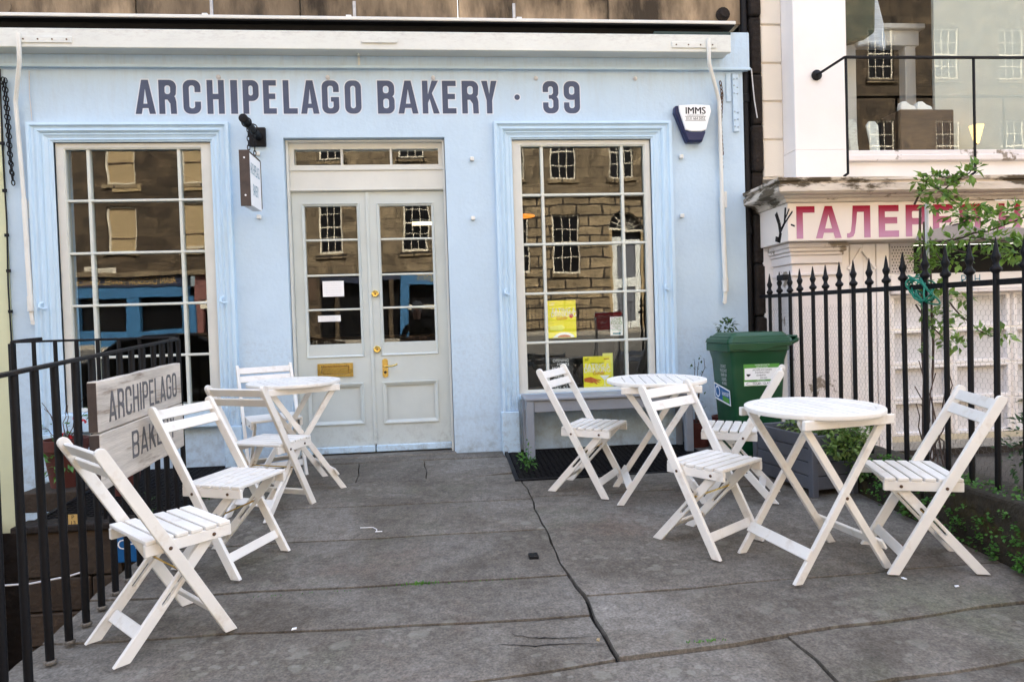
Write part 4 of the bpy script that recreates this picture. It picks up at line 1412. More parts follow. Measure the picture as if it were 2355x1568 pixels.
bpm = pm('dark_blue_plastic', (0.004, 0.012, 0.07), 0.35, 0.1, 4, 0.0)
al = thing('alarm_box', 'white and dark blue alarm box with black letters at the right of the wall', 'alarm', (2.175, 0, 2.745))
MB().prism([(-.155, .155), (.150, .155), (.158, .10), (.112, -.05), (.078, -.157), (-.058, -.157), (-.100, -.05), (-.160, .10)], [], 0, -.07, XZ(0)).build('base', bpm, al, .012, 2)
MB().prism([(-.083, -.07), (.105, -.07), (.074, -.150), (-.055, -.150)], [], -.068, -.086, XZ(0)).build('lens', bpm, al, .008, 2)
MB().prism([(-.13, .150), (.0, .158), (.142, .150), (.152, .10), (.112, -.035), (.106, -.058), (.06, -.072), (-.03, -.072), (-.078, -.058), (-.082, -.036), (-.126, .10)], [], -.068, -.094, XZ(0)).build('cover', MAT['paper'], al, .008, 2)
for dx in (-.0018, 0, .0018):
    text('print', 'IMMS', .082, MAT['ink'], al, MFRONT(.012 + dx, -.0955 - dx * .1, .100), sx=.98)
text('print', 'ESTABLISHED SECURITY SYSTEMS', .0115, MAT['ink'], al, MFRONT(.012, -.0955, .064), sx=.85)
bx('print', MAT['ink'], al, -.082, .106, -.0960, -.0952, .052, .055)
text('print', '0131 664 5052', .034, MAT['ink'], al, MFRONT(.012, -.0955, .036), sx=.82, off=.0004)
bx('print', MAT['ink'], al, -.080, .104, -.0960, -.0952, .018, .021)

dp = thing('drainpipe', 'black iron drainpipe down the right edge of the bakery', 'drainpipe', (2.69, .04, -.1))
MB().tube([(0, 0, 0), (0, 0, 4.4)], .036, 12).build('pipe', MAT['black'], dp, smooth=40)
for z in (.6, 1.9, 3.05, 4.1):
    MB().lathe([(.037, 0), (.045, .005), (.045, .07), (.037, .075)], 12, c=(0, 0, z)).build('socket', MAT['black'], dp, smooth=40)
tag(MB().tube([(2.712, -.055, 3.22), (2.722, -.06, 3.05), (2.735, -.05, 2.95), (2.76, -.045, 2.80)], .005, 6).build('wall_cable', MAT['lightgrey'], smooth=40), 'loose pale cable end hanging in front of the drainpipe', 'cable')

# ================================================================== NEIGHBOURS
nb = thing('neighbour_building', 'pale yellow green painted wall at the left edge of the picture', 'building')
bx('wall', MAT['green'], nb, -9, -3.424, -.014, .3, -.46, 3.213)
bx('upper_wall', MAT['stone'], nb, -9, -4.21, .02, .3, 3.214, 4.25)
bx('far_wall', MAT['farstone'], nb, -22, -9.01, .0, .5, -.46, 12.0)
bx('basement_wall', MAT['darkstone'], nb, -9, -3.424, -.010, .3, -2.5, -.462)
bx('string', MAT['green'], nb, -9, -3.46, -.05, -.015, 2.35, 2.42, .01)

gb = thing('gallery_building', 'pale pink gallery front with flaking cornice, red lettering and a large shop window', 'building')
zz = 2.29
while zz < 4.3:
    bx('quoin', MAT['pink'], gb, 2.832, 3.018, .0, .2, zz + .008, zz + .325, .007)
    bx('quoin_joint', MAT['pink'], gb, 2.832, 3.018, .018, .2, zz - .008, zz + .008)
    zz += .333
pi_ = bx('pilaster', MAT['pinkwhite'], gb, 3.018, 3.470, -.20, .2, 2.48, 6.0, .006)
bx('pilaster_base', MAT['pinkwhite'], pi_, 3.016, 3.474, -.206, .2, 2.17, 2.478, .004)
bx('upper_wall', MAT['pink'], gb, 2.84, 14, .06, .5, 6.0, 12.0)  # unseen upper floors, put in tall to block the sun
bx('window_head', MAT['pinkwhite'], gb, 3.475, 14, -.19, .5, 5.0, 5.99)  # out of view, added over the glass to close a sun leak
bx('sun_block_slab', MAT['room'], gb, 2.84, 14, .5, 6, 5.21, 6.0)  # unseen slab added behind the wall to stop sunlight leaking through
bx('base_wall', MAT['pinkwhite'], gb, 3.476, 9, -.19, .2, 2.17, 2.375)
sw = bx('window', MAT['peel'], gb, 3.472, 9, -.235, -.05, 2.376, 2.43, .008)
bx('sill', MAT['peel'], sw, 3.474, 9, -.205, -.05, 2.431, 2.474, .006)
bx('frame', MAT['pinkwhite'], sw, 3.472, 3.498, -.19, -.08, 2.474, 5.0)
pane(sw, 3.498, 6.6, 2.474, 5.0, -.135, 'glass2', .0)
bx('frame', MAT['pinkwhite'], sw, 6.6, 6.63, -.19, -.08, 2.474, 5.0)
# room behind the window
gr_ = MB()
vs = [(3.48, -.04, 2.40), (6.7, -.04, 2.40), (6.7, 2.6, 2.40), (3.48, 2.6, 2.40), (3.48, -.04, 5.2), (6.7, -.04, 5.2), (6.7, 2.6, 5.2), (3.48, 2.6, 5.2)]
gr_.add(vs, [(0, 1, 2, 3), (4, 7, 6, 5), (2, 6, 7, 3), (0, 3, 7, 4), (1, 5, 6, 2)])
tag(gr_.build('gallery_interior', MAT['room']), 'dim room inside the gallery', kind='structure')
sp = thing('display_screen', 'pale grey green screen inside the gallery window', 'screen', (4.62, .22, 2.405))
bx('panel', pm('screen_cloth', (.50, .51, .47), .7, .05), sp, .0, 1.9, 0, .03, .0, 2.5)
ds = thing('display_stand', 'cream painted mantel stand inside the gallery window', 'stand', (3.95, .55, 2.405))
for x in (0, .62):
    bx('upright', MAT['lightgrey'], ds, x, x + .11, 0, .1, 0, 1.42, .006)
bx('shelf', MAT['lightgrey'], ds, -.06, .80, -.05, .14, 1.421, 1.47, .006)
bx('frieze', MAT['lightgrey'], ds, -.02, .76, -.01, .1, 1.27, 1.419, .004)
bk_ = thing('display_block', 'brown wooden block inside the gallery window, shoes on top', 'block', (4.28, .06, 2.405))
bx('body', MAT['roomwood'], bk_, -.12, .40, 0, .28, 0, .50, .006)
for i, x in enumerate((4.24, 4.40)):
    sh = thing('shoe', ('left' if i == 0 else 'right') + ' white canvas shoe on the brown display block', 'shoe', (x, .12, 2.906), group='pair of white shoes')
    MB().prism([(-.05, 0), (.09, 0), (.10, .02), (.085, .04), (.04, .055), (.0, .085), (-.045, .08), (-.055, .03)], [], -.03, .03, lambda a, b, t: Vector((a, t, b))).build('upper', MAT['paper'], sh, .012, 2)
    bx('sole', MAT['timber'], sh, -.055, .10, -.032, .032, 0, .012, .004)
jk = thing('hanging_jacket', 'dark green jacket over a striped shirt hanging in the gallery window', 'jacket', (3.90, .30, 3.56))
MB().prism([(-.24, .06), (-.10, .02), (.06, .05), (.17, .12), (.18, .50), (.12, .85), (.0, .95), (-.12, .88), (-.26, .55)], [], -.05, .07, lambda a, b, t: Vector((a, t, b))).build('coat', pm('green_cloth', (.045, .06, .04), .9, .3), jk, .03, 2)
MB().prism([(.0, .0), (.12, .02), (.29, -.03), (.27, .22), (.20, .50), (.14, .80), (.06, .80)], [], -.025, .04, lambda a, b, t: Vector((a, t, b))).build('shirt', pm('pale_cloth', (.50, .54, .62), .9, .2, 40, stretch=(.2, .2, 3)), jk, .02, 2)
for i, (x, h, w2) in enumerate(((3.60, .26, .05), (3.70, .42, .055), (3.90, .40, .06))):
    t_ = thing('wooden_paddle', ['short', 'tall', 'middle'][i] + ' pale carved board leaning inside the gallery window', 'board', (x, .02, 2.406), group='carved boards in the gallery window')
    MB().prism([(-w2 * .8, 0), (w2 * .8, 0), (w2 * .8, h * .5), (w2, h * .9), (w2 * .5, h), (-w2 * .5, h), (-w2, h * .9), (-w2 * .7, h * .5)], [], 0, .02, lambda a, b, t: Vector((a, t + b * .15, b))).build('blade', MAT['cream'], t_, .006)
gs = thing('table_lamp', 'glowing warm lamp inside the gallery window', 'lamp', (4.86, .05, 2.405))
MB().tube([(0, 0, 0), (.0, 0, .14), (.03, 0, .20)], .008, 7).build('stem', MAT['black'], gs)
MB().lathe([(.02, 0), (.06, .16), (.055, .16), (.015, .0)], 14, c=(.03, 0, .19)).build('shade', MAT['warmglow'], gs, smooth=40)

CORN = [(0, 1.978), (.018, 1.985), (.028, 2.008), (.055, 2.020), (.062, 2.030), (.115, 2.036), (.138, 2.050), (.140, 2.100), (.124, 2.108), (.120, 2.124), (.142, 2.134), (.146, 2.156), (.10, 2.166), (-.30, 2.170)]
vs, fs = [], []
XR = [2.777 + i * .31 for i in range(1, 14)]
for o_, z in CORN:
    jit = lambda: random.uniform(-.004, .004)
    vs += [(2.777 - o_, .02, z), (2.777 - o_ + jit(), -.25, z), (2.777 - o_, -.5 - o_, z)] + [(x, -.5 - o_ + jit(), z + jit() * .5) for x in XR]
m_ = 3 + len(XR)
for i in range(len(CORN) - 1):
    for k in range(m_ - 1):
        a = i * m_ + k
        fs.append((a, a + 1, a + 1 + m_, a + m_))
MB().add(vs, fs).build('cornice', MAT['cornice'], gb)
sg = bx('sign_board', MAT['signcream'], gb, 2.777, 6.8, -.50, .02, 1.674, 1.979, .003)
for c, a, b in (('Г', 2.85, 3.005), ('А', 3.013, 3.232), ('Л', 3.279, 3.482), ('Е', 3.554, 3.729), ('Р', 3.79, 3.986), ('Е', 4.029, 4.204), ('Я', 4.262, 4.454), ('Н', 4.614, 4.81)):
    letter('letter', c, a, b, 1.692, 1.952, XZ(-.501), MAT['pinkink'], sg, s=.21, th=.0015)
# dark painted tree on the return of the sign
g_ = MB()
for pts, r_ in (([(-.10, 1.68), (-.13, 1.76), (-.11, 1.84), (-.06, 1.93)], .020), ([(-.12, 1.76), (-.20, 1.83), (-.22, 1.95)], .012), ([(-.14, 1.79), (-.26, 1.86), (-.33, 1.90)], .008), ([(-.21, 1.86), (-.28, 1.93)], .007), ([(-.11, 1.70), (-.04, 1.72)], .02), ([(-.30, 1.80), (-.36, 1.78)], .006)):
    for i in range(len(pts) - 1):
        g_.bar((2.7762 - .0004 * i, pts[i][0] - .25, pts[i][1]), (2.7762 - .0004 * i, pts[i + 1][0] - .25, pts[i + 1][1]), r_ * 2.2, .0012, (1, 0, 0))
g_.build('painted_branch', MAT['darkstone'], sg)
shm = MB().prism([(3.86, 1.655), (4.80, 1.655), (5.3, 1.655), (5.3, 1.72), (4.95, 1.735), (4.80, 1.742), (4.706, 1.752), (4.60, 1.735), (4.497, 1.703), (4.40, 1.748), (4.313, 1.785), (4.22, 1.79), (4.05, 1.752), (3.889, 1.706)], [], -.505, -.54, XZ(0)).build('jagged_sheet', MAT['greysheet'], gb, .004)
# pilaster below, stepped capital
pl_ = bx('pilaster', MAT['peel'], gb, 2.885, 3.300, -.345, .0, -.1, 1.50, .006)
for x0, x1, y, z0, z1 in ((2.83, 3.358, -.402, 1.632, 1.672), (2.842, 3.346, -.392, 1.600, 1.631), (2.858, 3.328, -.376, 1.570, 1.599), (2.868, 3.318, -.366, 1.501, 1.569), (2.872, 3.314, -.362, 1.40, 1.425)):
    bx('capital', MAT['peel'], pl_, x0, x1, y, .0, z0, z1, .006)
bx('side_panel', MAT['pinkwhite'], gb, 2.80, 2.884, -.02, .0, -.1, 1.672)
for i in range(4):
    bx('plank', MAT['pinkwhite'], gb, 3.302 + i * .118, 3.302 + i * .118 + .114, -.305 - .006 * (i % 2), -.2, -.1, 1.66, .004)
MB().bar((3.40, -.315, 1.45), (3.52, -.315, 1.62), .02, .02).bar((3.64, -.315, 1.45), (3.52, -.316, 1.62), .02, .02).build('pointed_trim', MAT['pinkwhite'], gb)
bx('perforated_screen', MAT['perf'], gb, 3.79, 4.0, -.30, -.27, 1.40, 1.66)
hol = MB()
for i in range(8):
    for k in range(9):
        hol.lathe([(.006, 0), (.006, .001)], 6, c=(3.805 + i * .025 + (k % 2) * .012, -.3012, 1.42 + k * .026), M=Matrix.Rotation(PI / 2, 4, 'X'))
tag(hol.build('holes', MAT['ink'], gb), kind='stuff')
bx('opening_shade', MAT['dark'], gb, 4.0, 6.8, -.10, -.06, 1.40, 1.66)  # black sheet painting the shade inside the opening
bx('shelf_panel', MAT['pinkwhite'], gb, 3.79, 6.8, -.30, -.12, 1.255, 1.398, .004)
bx('ledge', MAT['peel'], gb, 3.79, 6.8, -.345, -.12, 1.225, 1.252, .006)
text('letters', 'РИН', .10, MAT['teal'], gb, MFRONT(4.52, -.302, 1.335), sx=.9, off=.002)
for r_ in range(4):
    z1 = 1.222 - r_ * .305
    z0 = max(z1 - .30, -.1)
    for x0, x1 in ((3.79, 4.33), (4.36, 4.90), (4.93, 5.5), (5.53, 6.1)):
        p_ = bx('panel', MAT['lightgrey'], gb, x0 + .03, x1 - .03, -.24, -.15, z0 + .02, z1 - .02)
        MB().prism(rect(x0, z0, x1, z1), [rect(x0 + .035, z0 + .03, x1 - .035, z1 - .025)], -.285, -.23, XZ(0)).build('panel_frame', MAT['pinkwhite'], p_, .004)
br_ = thing('balcony_rail', 'thin black iron rail in front of the gallery window', 'railing', (3.22, -.61, 2.17))
MB().bar((0, 0, .935), (3.6, 0, .95), .03, .016).build('handrail', MAT['black'], br_, .002)
MB().tube([(0, 0, .935), (-.004, .40, .94)], .011, 8).build('return_rail', MAT['black'], br_, smooth=40)
MB().lathe([(.045, 0), (.045, .012), (.025, .022)], 14, c=(-.004, .405, .94), M=Matrix.Rotation(PI / 2, 4, 'X')).build('wall_rose', MAT['black'], br_, smooth=40)
for x in (.01, 1.10, 2.2, 3.3):
    MB().tube([(x - .03, .01, -.003), (x, 0, .02), (x, 0, .93)], .011, 8).build('post', MAT['black'], br_, smooth=40)

# ================================================================== RIGHT KERB AND SPEAR RAILING
kr = thing('stone_kerb', 'low mossy stone kerb under the spear topped railing', 'kerb', (2.8, 0, 0))
ys = [-.05, -.72, -1.45, -2.2, -2.95, -3.7]
for a, b in zip(ys, ys[1:]):
    bx('kerb_stone', MAT['moss'], kr, -.165, .15, b + .005, a - .005, -.35, .162 + random.uniform(-.006, .004), .02, 2)
pb = MB().box(2.955, 8, -4.2, -.36, -.50, -.16)
tag(pb.build('planting_bed', MAT['soil']), 'dark soil behind the railing', kind='structure')
bx('basement_strip', MAT['soil'], None, 2.9, 8, -.36, .0, -.3, -.1)
tag(bpy.data.objects['basement_strip'], 'dark strip at the foot of the gallery', kind='structure')

RX = 2.75
RY = [-.22 - i * .1705 for i in range(20)]
rl = thing('spear_railing', 'black iron railing with spear tops on the right, neighbour side', 'railing', (RX, -1.5, .16))
MB().bar((0, 1.46, 1.088), (0, -2.1, 1.03), .014, .030).build('rail', MAT['black'], rl, .002)
spm = MB()
spm.tube([(0, 0, 0), (0, 0, 1.09)], .0145, 8)
spm.lathe([(.0145, 1.09), (.0145, 1.098), (.026, 1.108), (.028, 1.120), (.016, 1.134), (.0125, 1.150), (.021, 1.172), (.023, 1.182), (.014, 1.20), (.009, 1.235), (.004, 1.266), (.001, 1.275)], 8)
spm_me = spm.mesh('bar', MAT['black'], smooth=50)
for y in RY:
    o = obj('bar', spm_me, rl, (0, y + 1.5, random.uniform(-.004, .004) - (1.5 + y) * -.0016))
    o.rotation_euler = (random.uniform(-.008, .008), random.uniform(-.006, .006), 0)
# wire netting tied to the bars
wn = MB()
cell = .036
hx_ = cell * .5
rows = int(.95 / (cell * .75))
for r_ in range(rows):
    for k in range(int(2.75 / cell)):
        y0 = -.12 - k * cell - (r_ % 2) * hx_
        z0 = .20 + r_ * cell * .75
        p = lambda dy, dz: (RX + .022 + .006 * math.sin(y0 * 9 + z0 * 4), y0 + dy + random.uniform(-.003, .003), z0 + dz + random.uniform(-.003, .003))
        wn.tube([p(-hx_, 0), p(0, cell * .25), p(hx_, 0)], .0005, 3)
        wn.tube([p(0, cell * .25), p(0, cell * .75)], .00065, 3)
tag(wn.build('wire_netting', MAT['wire']), 'hexagonal chicken wire tied along the inside of the spear railing', 'netting')
fb = thing('junction_box', 'small black box fixed on the second railing spear by the wall', 'box', (RX, -.46, 1.385))
bx('body', MAT['black'], fb, -.03, .03, -.055, .055, -.022, .022, .004)
bx('lug', MAT['steel'], fb, .03, .05, .02, .05, -.015, .03, .003)
hz_ = MB()
for i in range(6):
    c = Vector((RX + .02 * math.sin(i * 2.1), -2.07 - .012 * math.sin(i * 1.7), 1.20 + .01 * math.cos(i * 2.9)))
    ra, rb_ = .085 + .012 * math.sin(i * 3.3), .055 + .010 * math.cos(i * 2.3)
    tilt = .35 + .2 * math.sin(i * 1.3)
    hz_.tube([c + Vector((.028 * math.sin(2 * t + i), ra * math.cos(t), rb_ * math.sin(t) + tilt * .12 * math.cos(t))) for t in [2 * PI * k / 22 for k in range(22)]], .0055, 6, closed=True)
hz_.tube([(RX + .03, -1.98, 1.22), (RX + .03, -2.02, 1.16), (RX + .02, -2.06, 1.09), (RX + .02, -2.09, 1.05)], .0055, 6)
tag(hz_.build('hose_coil', MAT['hose'], smooth=60), 'coil of shiny green hose hung on the spear railing', 'hose')
bh = MB()
for i in range(3):
    bh.tube([Vector((3.00 + .10 * math.cos(t), -2.66 + .10 * math.sin(t), .115 + .012 * i)) for t in [2 * PI * k / 20 for k in range(20)]], .007, 6, closed=True)
tag(bh.build('blue_hose', MAT['bluehose'], smooth=60), 'small coil of dark blue hose on the soil behind the railing', 'hose')

# ================================================================== LEFT RAILING AND TIMBER SIGN
lr = thing('iron_railing', 'plain black iron railing round the basement well on the left', 'railing', (-1.6, -1.38, -.07))
B0 = Vector((-1.6, -1.38, -.07))


def lx(y):
    return -1.645 + (-1.38 - y) * .0625


bar_me = MB().tube([(0, 0, 0), (0, 0, 1.115)], .0155, 8).mesh('bar', MAT['black'], smooth=50)
foot_me = MB().lathe([(.023, -.004), (.022, .004), (.017, .008), (.016, .008)], 10).mesh('lead_foot', MAT['flag'])
y = -1.38
n_ = 0
while y > -4.15:
    o = obj('bar', bar_me, lr, Vector((lx(y), y, SL * y)) - B0)
    o.rotation_euler = (random.uniform(-.006, .006), random.uniform(-.006, .006), 0)
    if y < -1.5:
        obj('foot', foot_me, lr, Vector((lx(y), y, SL * y + .001)) - B0)
    y -= .1515
rail = MB()
pts = [(lx(-4.2), -4.2), (lx(-1.60), -1.60), (lx(-1.42), -1.42), (-1.70, -1.345), (-1.9, -1.335), (-2.66, -1.30)]
pp = [Vector((a, b, SL * b + 1.122)) if i < 3 else Vector((a, b, 1.05 + .002 * i)) for i, (a, b) in enumerate(pts)]
for a, b in zip(pp, pp[1:]):
    rail.bar(a - B0, b - B0, .036, .014)
rail.tube([pp[-1] - B0, pp[-1] - B0 + Vector((.03, .12, .01)), pp[-1] - B0 + Vector((.10, .14, .015))], .012, 7)
rail.build('handrail', MAT['black'], lr, .003)
x = -1.77
back_me = MB().tube([(0, 0, 0), (0, 0, 1.115)], .012, 8).mesh('bar', MAT['black'], smooth=50)
while x > -2.66:
    obj('bar', back_me, lr, Vector((x, -1.335 + (-1.77 - x) * -.0, -.06)) - B0)
    x -= .124
MB().tube([(0, 0, 0), (0, 0, 1.13)], .021, 8).build('end_post', MAT['black'], lr, smooth=50, loc=Vector((-2.66, -1.30, -.08)) - B0)

ws = thing('timber_sign', 'weathered grey plank sign hung on the left iron railing', 'sign', (-1.545, -2.685, .40))
ws.rotation_euler = (0, 0, rad(2.6))
for z0, z1, e in ((.0, .252, .0), (.258, .478, .004)):
    n = 10
    vs, fs = [], []
    for i in range(n + 1):
        t = i / n
        yy = t * 1.065
        a = z0 + (.022 if z0 == 0 else .018) * t + random.uniform(-.004, .004) * (z0 == 0)
        b = z1 + (.018 if z0 == 0 else .03) * t + random.uniform(-.003, .003)
        vs += [(e * .2, yy, a), (.045 - e, yy, a), (.045 - e, yy, b), (e * .2, yy, b)]
    for i in range(n):
        for k in range(4):
            fs.append((i * 4 + k, i * 4 + (k + 1) % 4, i * 4 + 4 + (k + 1) % 4, i * 4 + 4 + k))
    fs += [(0, 3, 2, 1), (n * 4, n * 4 + 1, n * 4 + 2, n * 4 + 3)]
    MB().add(vs, fs).build('plank', MAT['timber'], ws, .003)
    bx('end_grain', MAT['timberend'], ws, .002, .042 - e, -.003, .002, z0 + .004, z1 - .004)


def word(s, y0, y1, z0, z1, sl, x, parent, st):
    ww = {'I': .24, 'A': 1.15, 'K': 1.05, 'R': 1.0, 'G': 1.05, 'L': .85, 'E': .85}
    tot = sum(ww.get(c, 1.0) for c in s) + .26 * (len(s) - 1)
    u = (y1 - y0) / tot
    y = y0
    for c in s:
        w_ = ww.get(c, 1.0) * u
        zz = z0 + sl * (y - y0)
        letter('letter', c, y, y + w_, zz, zz + (z1 - z0), YZ(x), MAT['greyink'], parent, s=(w_ / (z1 - z0)) if c == 'I' else .115, th=-.0012)
        y += w_ + .26 * u


word('ARCHIPELAGO', .105, .985, .292, .428, .035, .0415, ws, .15)
word('BAKERY', .33, .92, .085, .215, .03, .0455, ws, .15)

# ================================================================== CHAIRS AND TABLES
cW, cyT, czT, cyF, cyR, cw2, cySF, cySR = .403, -.18, .831, .274, -.125, .297, .308, -.034


def strip_poly(p0, p1, wd, flat0=True, round1=True, n=6):
    """strip outline from p0 (foot, cut level) to p1 (rounded end)"""
    a, b = Vector(p0), Vector(p1)
    d = (b - a).normalized()
    nn = Vector((-d.y, d.x))
    h = wd / 2
    L_ = []
    for s in (1, -1):
        c = a + nn * h * s
        L_.append(c + d * (-(c.y - a.y) / d.y))
    out = [tuple(L_[0])]
    if round1:
        c = b - d * h
        rest = [tuple(c + nn * h * math.cos(t) + d * h * math.sin(t)) for t in [PI * k / n for k in range(n + 1)]]
    else:
        rest = [tuple(b + nn * h), tuple(b - nn * h)]
    return out + rest + [tuple(L_[1])], d, nn


def make_chair(label):
    t = thing('folding_chair', label, 'chair', group='white wooden folding chairs')
    F, T = (cyF, 0.0), (cyT, czT)
    post, d, nn = strip_poly(F, T, .044)
    ch = MAT['chair']
    for s in (-1, 1):
        MB().prism(post, [], s * (cW / 2 - .011), s * (cW / 2 + .011), lambda a, b, tt: Vector((tt, a, b))).build('back_post', ch, t, .0035, 2)
    # inner legs with a slot
    A, Bt = (cyR, 0.0), (cySF - .055, .425)
    leg, d2, n2 = strip_poly(A, Bt, .044)
    L2 = (Vector(Bt) - Vector(A)).length
    s0, s1 = Vector(A) + d2 * L2 * .42, Vector(A) + d2 * L2 * .70
    hw = .0065
    slot = [tuple(s0 + n2 * hw), tuple(s0 - d2 * hw), tuple(s0 - n2 * hw), tuple(s1 - n2 * hw), tuple(s1 + d2 * hw), tuple(s1 + n2 * hw)]
    for s in (-1, 1):
        MB().prism(leg, [slot], s * (cw2 / 2 - .010), s * (cw2 / 2 + .010), lambda a, b, tt: Vector((tt, a, b))).build('leg', ch, t, .002)
    # seat
    pitch = (cySF - cySR) / 6
    for i in range(6):
        y0 = cySR + i * pitch + .005
        bx('seat_slat', ch, t, -.186, .186, y0, y0 + pitch - .010, .434, .450, .0035, 2)
    for s in (-1, 1):
        r_ = bx('seat_rail', ch, t, s * .174 - .010, s * .174 + .010, cySR + .002, cySF - .002, .388, .4335, .0025)
        for yy in (cyF - .5463 * .41 - .0, cySF - .075):
            MB().lathe([(.0075, 0), (.0075, .003), (.003, .005)], 8, c=(s * (.185 if yy > .1 else cW / 2 + .0105), yy, .41), M=Matrix.Rotation(s * PI / 2, 4, 'Y')).build('bolt', MAT['bolt'], r_)
    # back slats
    up3 = Vector((0, nn.x, nn.y))
    for k, dist in enumerate((.050, .122)):
        c = Vector(T) - d * dist
        MB().bar((-.191, c.x, c.y), (.191, c.x, c.y), .052, .014, up3).build('back_slat', ch, t, .003, 2)
    c = Vector(F) + d * .105
    MB().bar((-.191, c.x, c.y), (.191, c.x, c.y), .046, .014, up3).build('front_stretcher', ch, t, .003)
    u3 = Vector((0, n2.x, n2.y))
    c = Vector(A) + d2 * .115
    MB().bar((-cw2 / 2 + .011, c.x, c.y), (cw2 / 2 - .011, c.x, c.y), .050, .014, u3).build('rear_stretcher', ch, t, .003)
    zc = .2775
    MB().tube([(-.205, .1224, zc), (.205, .1224, zc)], .0042, 6).build('pivot_rod', MAT['brass'], t)
    return t


TILT = math.atan(.026)


def put(o, x, y, deg, dz=0.0):
    o.location = (x, y, SL * y + dz)
    o.rotation_mode = 'QUATERNION'
    o.rotation_quaternion = Quaternion((1, 0, 0), TILT) @ Quaternion((0, 0, 1), rad(deg))
    return o


CH = [
    (-1.261, -2.931, -46.3, 'nearest left chair, its back to the iron railing'),
    (-1.225, -2.109, -111.5, 'chair with its backrest in front of the timber plank sign'),
    (-1.201, -1.364, -24.1, 'chair facing the left table, its back to the camera'),
    (-1.382, -.308, 203.3, 'chair against the blue wall behind the left table'),
    (.868, -1.168, -122.9, 'chair in front of the grey bench and chalk board'),
    (1.306, -2.202, -144.9, 'chair between the middle table and the nearest right table'),
    (1.952, -1.562, 61.6, 'chair in front of the green wheelie bin, seen edge on'),
    (2.353, -2.704, 73.2, 'rightmost chair, its back to the spear railing'),
]
proto = make_chair(CH[0][3])
for i, (x, y, a, lab) in enumerate(CH):
    o = proto if i == 0 else copy_tree(proto)
    o['label'] = 'white wooden folding ' + (lab if lab.startswith('chair') else lab)
    if i == 0:
        o['label'] = 'white wooden folding chair nearest on the left, its back to the iron railing'
    if i == 7:
        o['label'] = 'white wooden folding chair on the far right, its back to the spear railing'
    put(o, x, y, a)

TD, TH = .3175, .769


def make_table(label):
    t = thing('folding_table', label, 'table', group='white round folding tables')
    ch = MAT['chair']
    N = 48
    rin = .272
    rim = MB().prism([(TD * math.cos(2 * PI * k / N), TD * math.sin(2 * PI * k / N)) for k in range(N)], [[(rin * math.cos(2 * PI * k / N), rin * math.sin(2 * PI * k / N)) for k in range(N)]], TH - .022, TH, lambda a, b, tt: Vector((a, b, tt)))
    rim.build('rim', ch, t, .006, 2, smooth=40)
    np_ = 9
    wv = 2 * rin / np_
    for i in range(np_):
        x0, x1 = -rin + i * wv + .0032, -rin + (i + 1) * wv - .0032
        rr_ = rin - .0015
        up_, dn = [], []
        m = 5
        for k in range(m + 1):
            x = x0 + (x1 - x0) * k / m
            x = max(-rr_ + 1e-5, min(rr_ - 1e-5, x))
            hgt = math.sqrt(rr_ * rr_ - x * x)
            up_.append((x, hgt))
            dn.append((x, -hgt))
        MB().prism(dn + up_[::-1], [], TH - .020, TH - .0015, lambda a, b, tt: Vector((a, b, tt))).build('slat', ch, t, .0012)
    fx_, tx_ = .262, .225
    for s in (-1, 1):
        for k in (-1, 1):
            yy = s * (.200 + k * .0115)
            po, d, nn = strip_poly((-k * fx_, 0.0), (k * tx_, .742), .036)
            # rounded foot
            a = Vector((-k * fx_, .0))
            lg = MB().prism([(p[0], max(p[1], 0.004)) for p in po], [], yy - .0105, yy + .0105, lambda a_, b_, tt: Vector((a_, tt, b_))).build('leg', ch, t, .004, 2)
        bx('cleat', ch, t, -.245, .245, s * .237 - .011, s * .237 + .011, TH - .066, TH - .0225, .003)
        MB().lathe([(.008, 0), (.008, .003), (.003, .005)], 8, c=(0.0, s * .2225, .371), M=Matrix.Rotation(-s * PI / 2, 4, 'X')).build('bolt', MAT['bolt'], t)
    for k in (-1, 1):
        tt = .16
        x = -k * fx_ + (k * (tx_ + fx_)) * tt
        z = .742 * tt
        dr = Vector((k * (tx_ + fx_), 0, .742)).normalized()
        nrm = Vector((dr.z, 0, -dr.x))
        ee = .200 + k * .0115 - .0105
        MB().bar((x + nrm.x * .026 * -k, -.224, z + nrm.z * .026 * -k), (x + nrm.x * .026 * -k, .224, z + nrm.z * .026 * -k), .055, .014, nrm).build('stretcher', ch, t, .003)
    return t


TB = [(1.762, -2.614, 10, 'white round slatted folding table nearest on the right'),
      (1.346, -1.462, -10, 'white round slatted folding table in front of the grey bench'),
      (-1.072, -.846, 28, 'white round slatted folding table beside the left door leaf')]
tp = make_table(TB[0][3])
for i, (x, y, a, lab) in enumerate(TB):
    o = tp if i == 0 else copy_tree(tp)
    o['label'] = lab
    put(o, x, y, a)

# ---- bench under the right window
be = thing('bench', 'long grey painted wooden bench under the right window', 'bench', (.62, -.34, -.02))
bx('seat_board', MAT['bench'], be, .0, 1.40, .0, .165, .470, .495, .005)
bx('seat_board', MAT['bench'], be, .0, 1.40, .170, .33, .470, .495, .005)
bx('apron', MAT['bench'], be, .072, 1.33, .018, .040, .375, .469, .004)
bx('apron', MAT['bench'], be, .072, 1.33, .29, .31, .375, .469, .004)
for x in (.008, 1.33):
    for yy in (.006, .262):
        bx('leg', MAT['bench'], be, x, x + .062, yy, yy + .060, .0, .469, .004)
    bx('end_rail', MAT['bench'], be, x + .015, x + .047, .066, .262, .375, .469, .003)

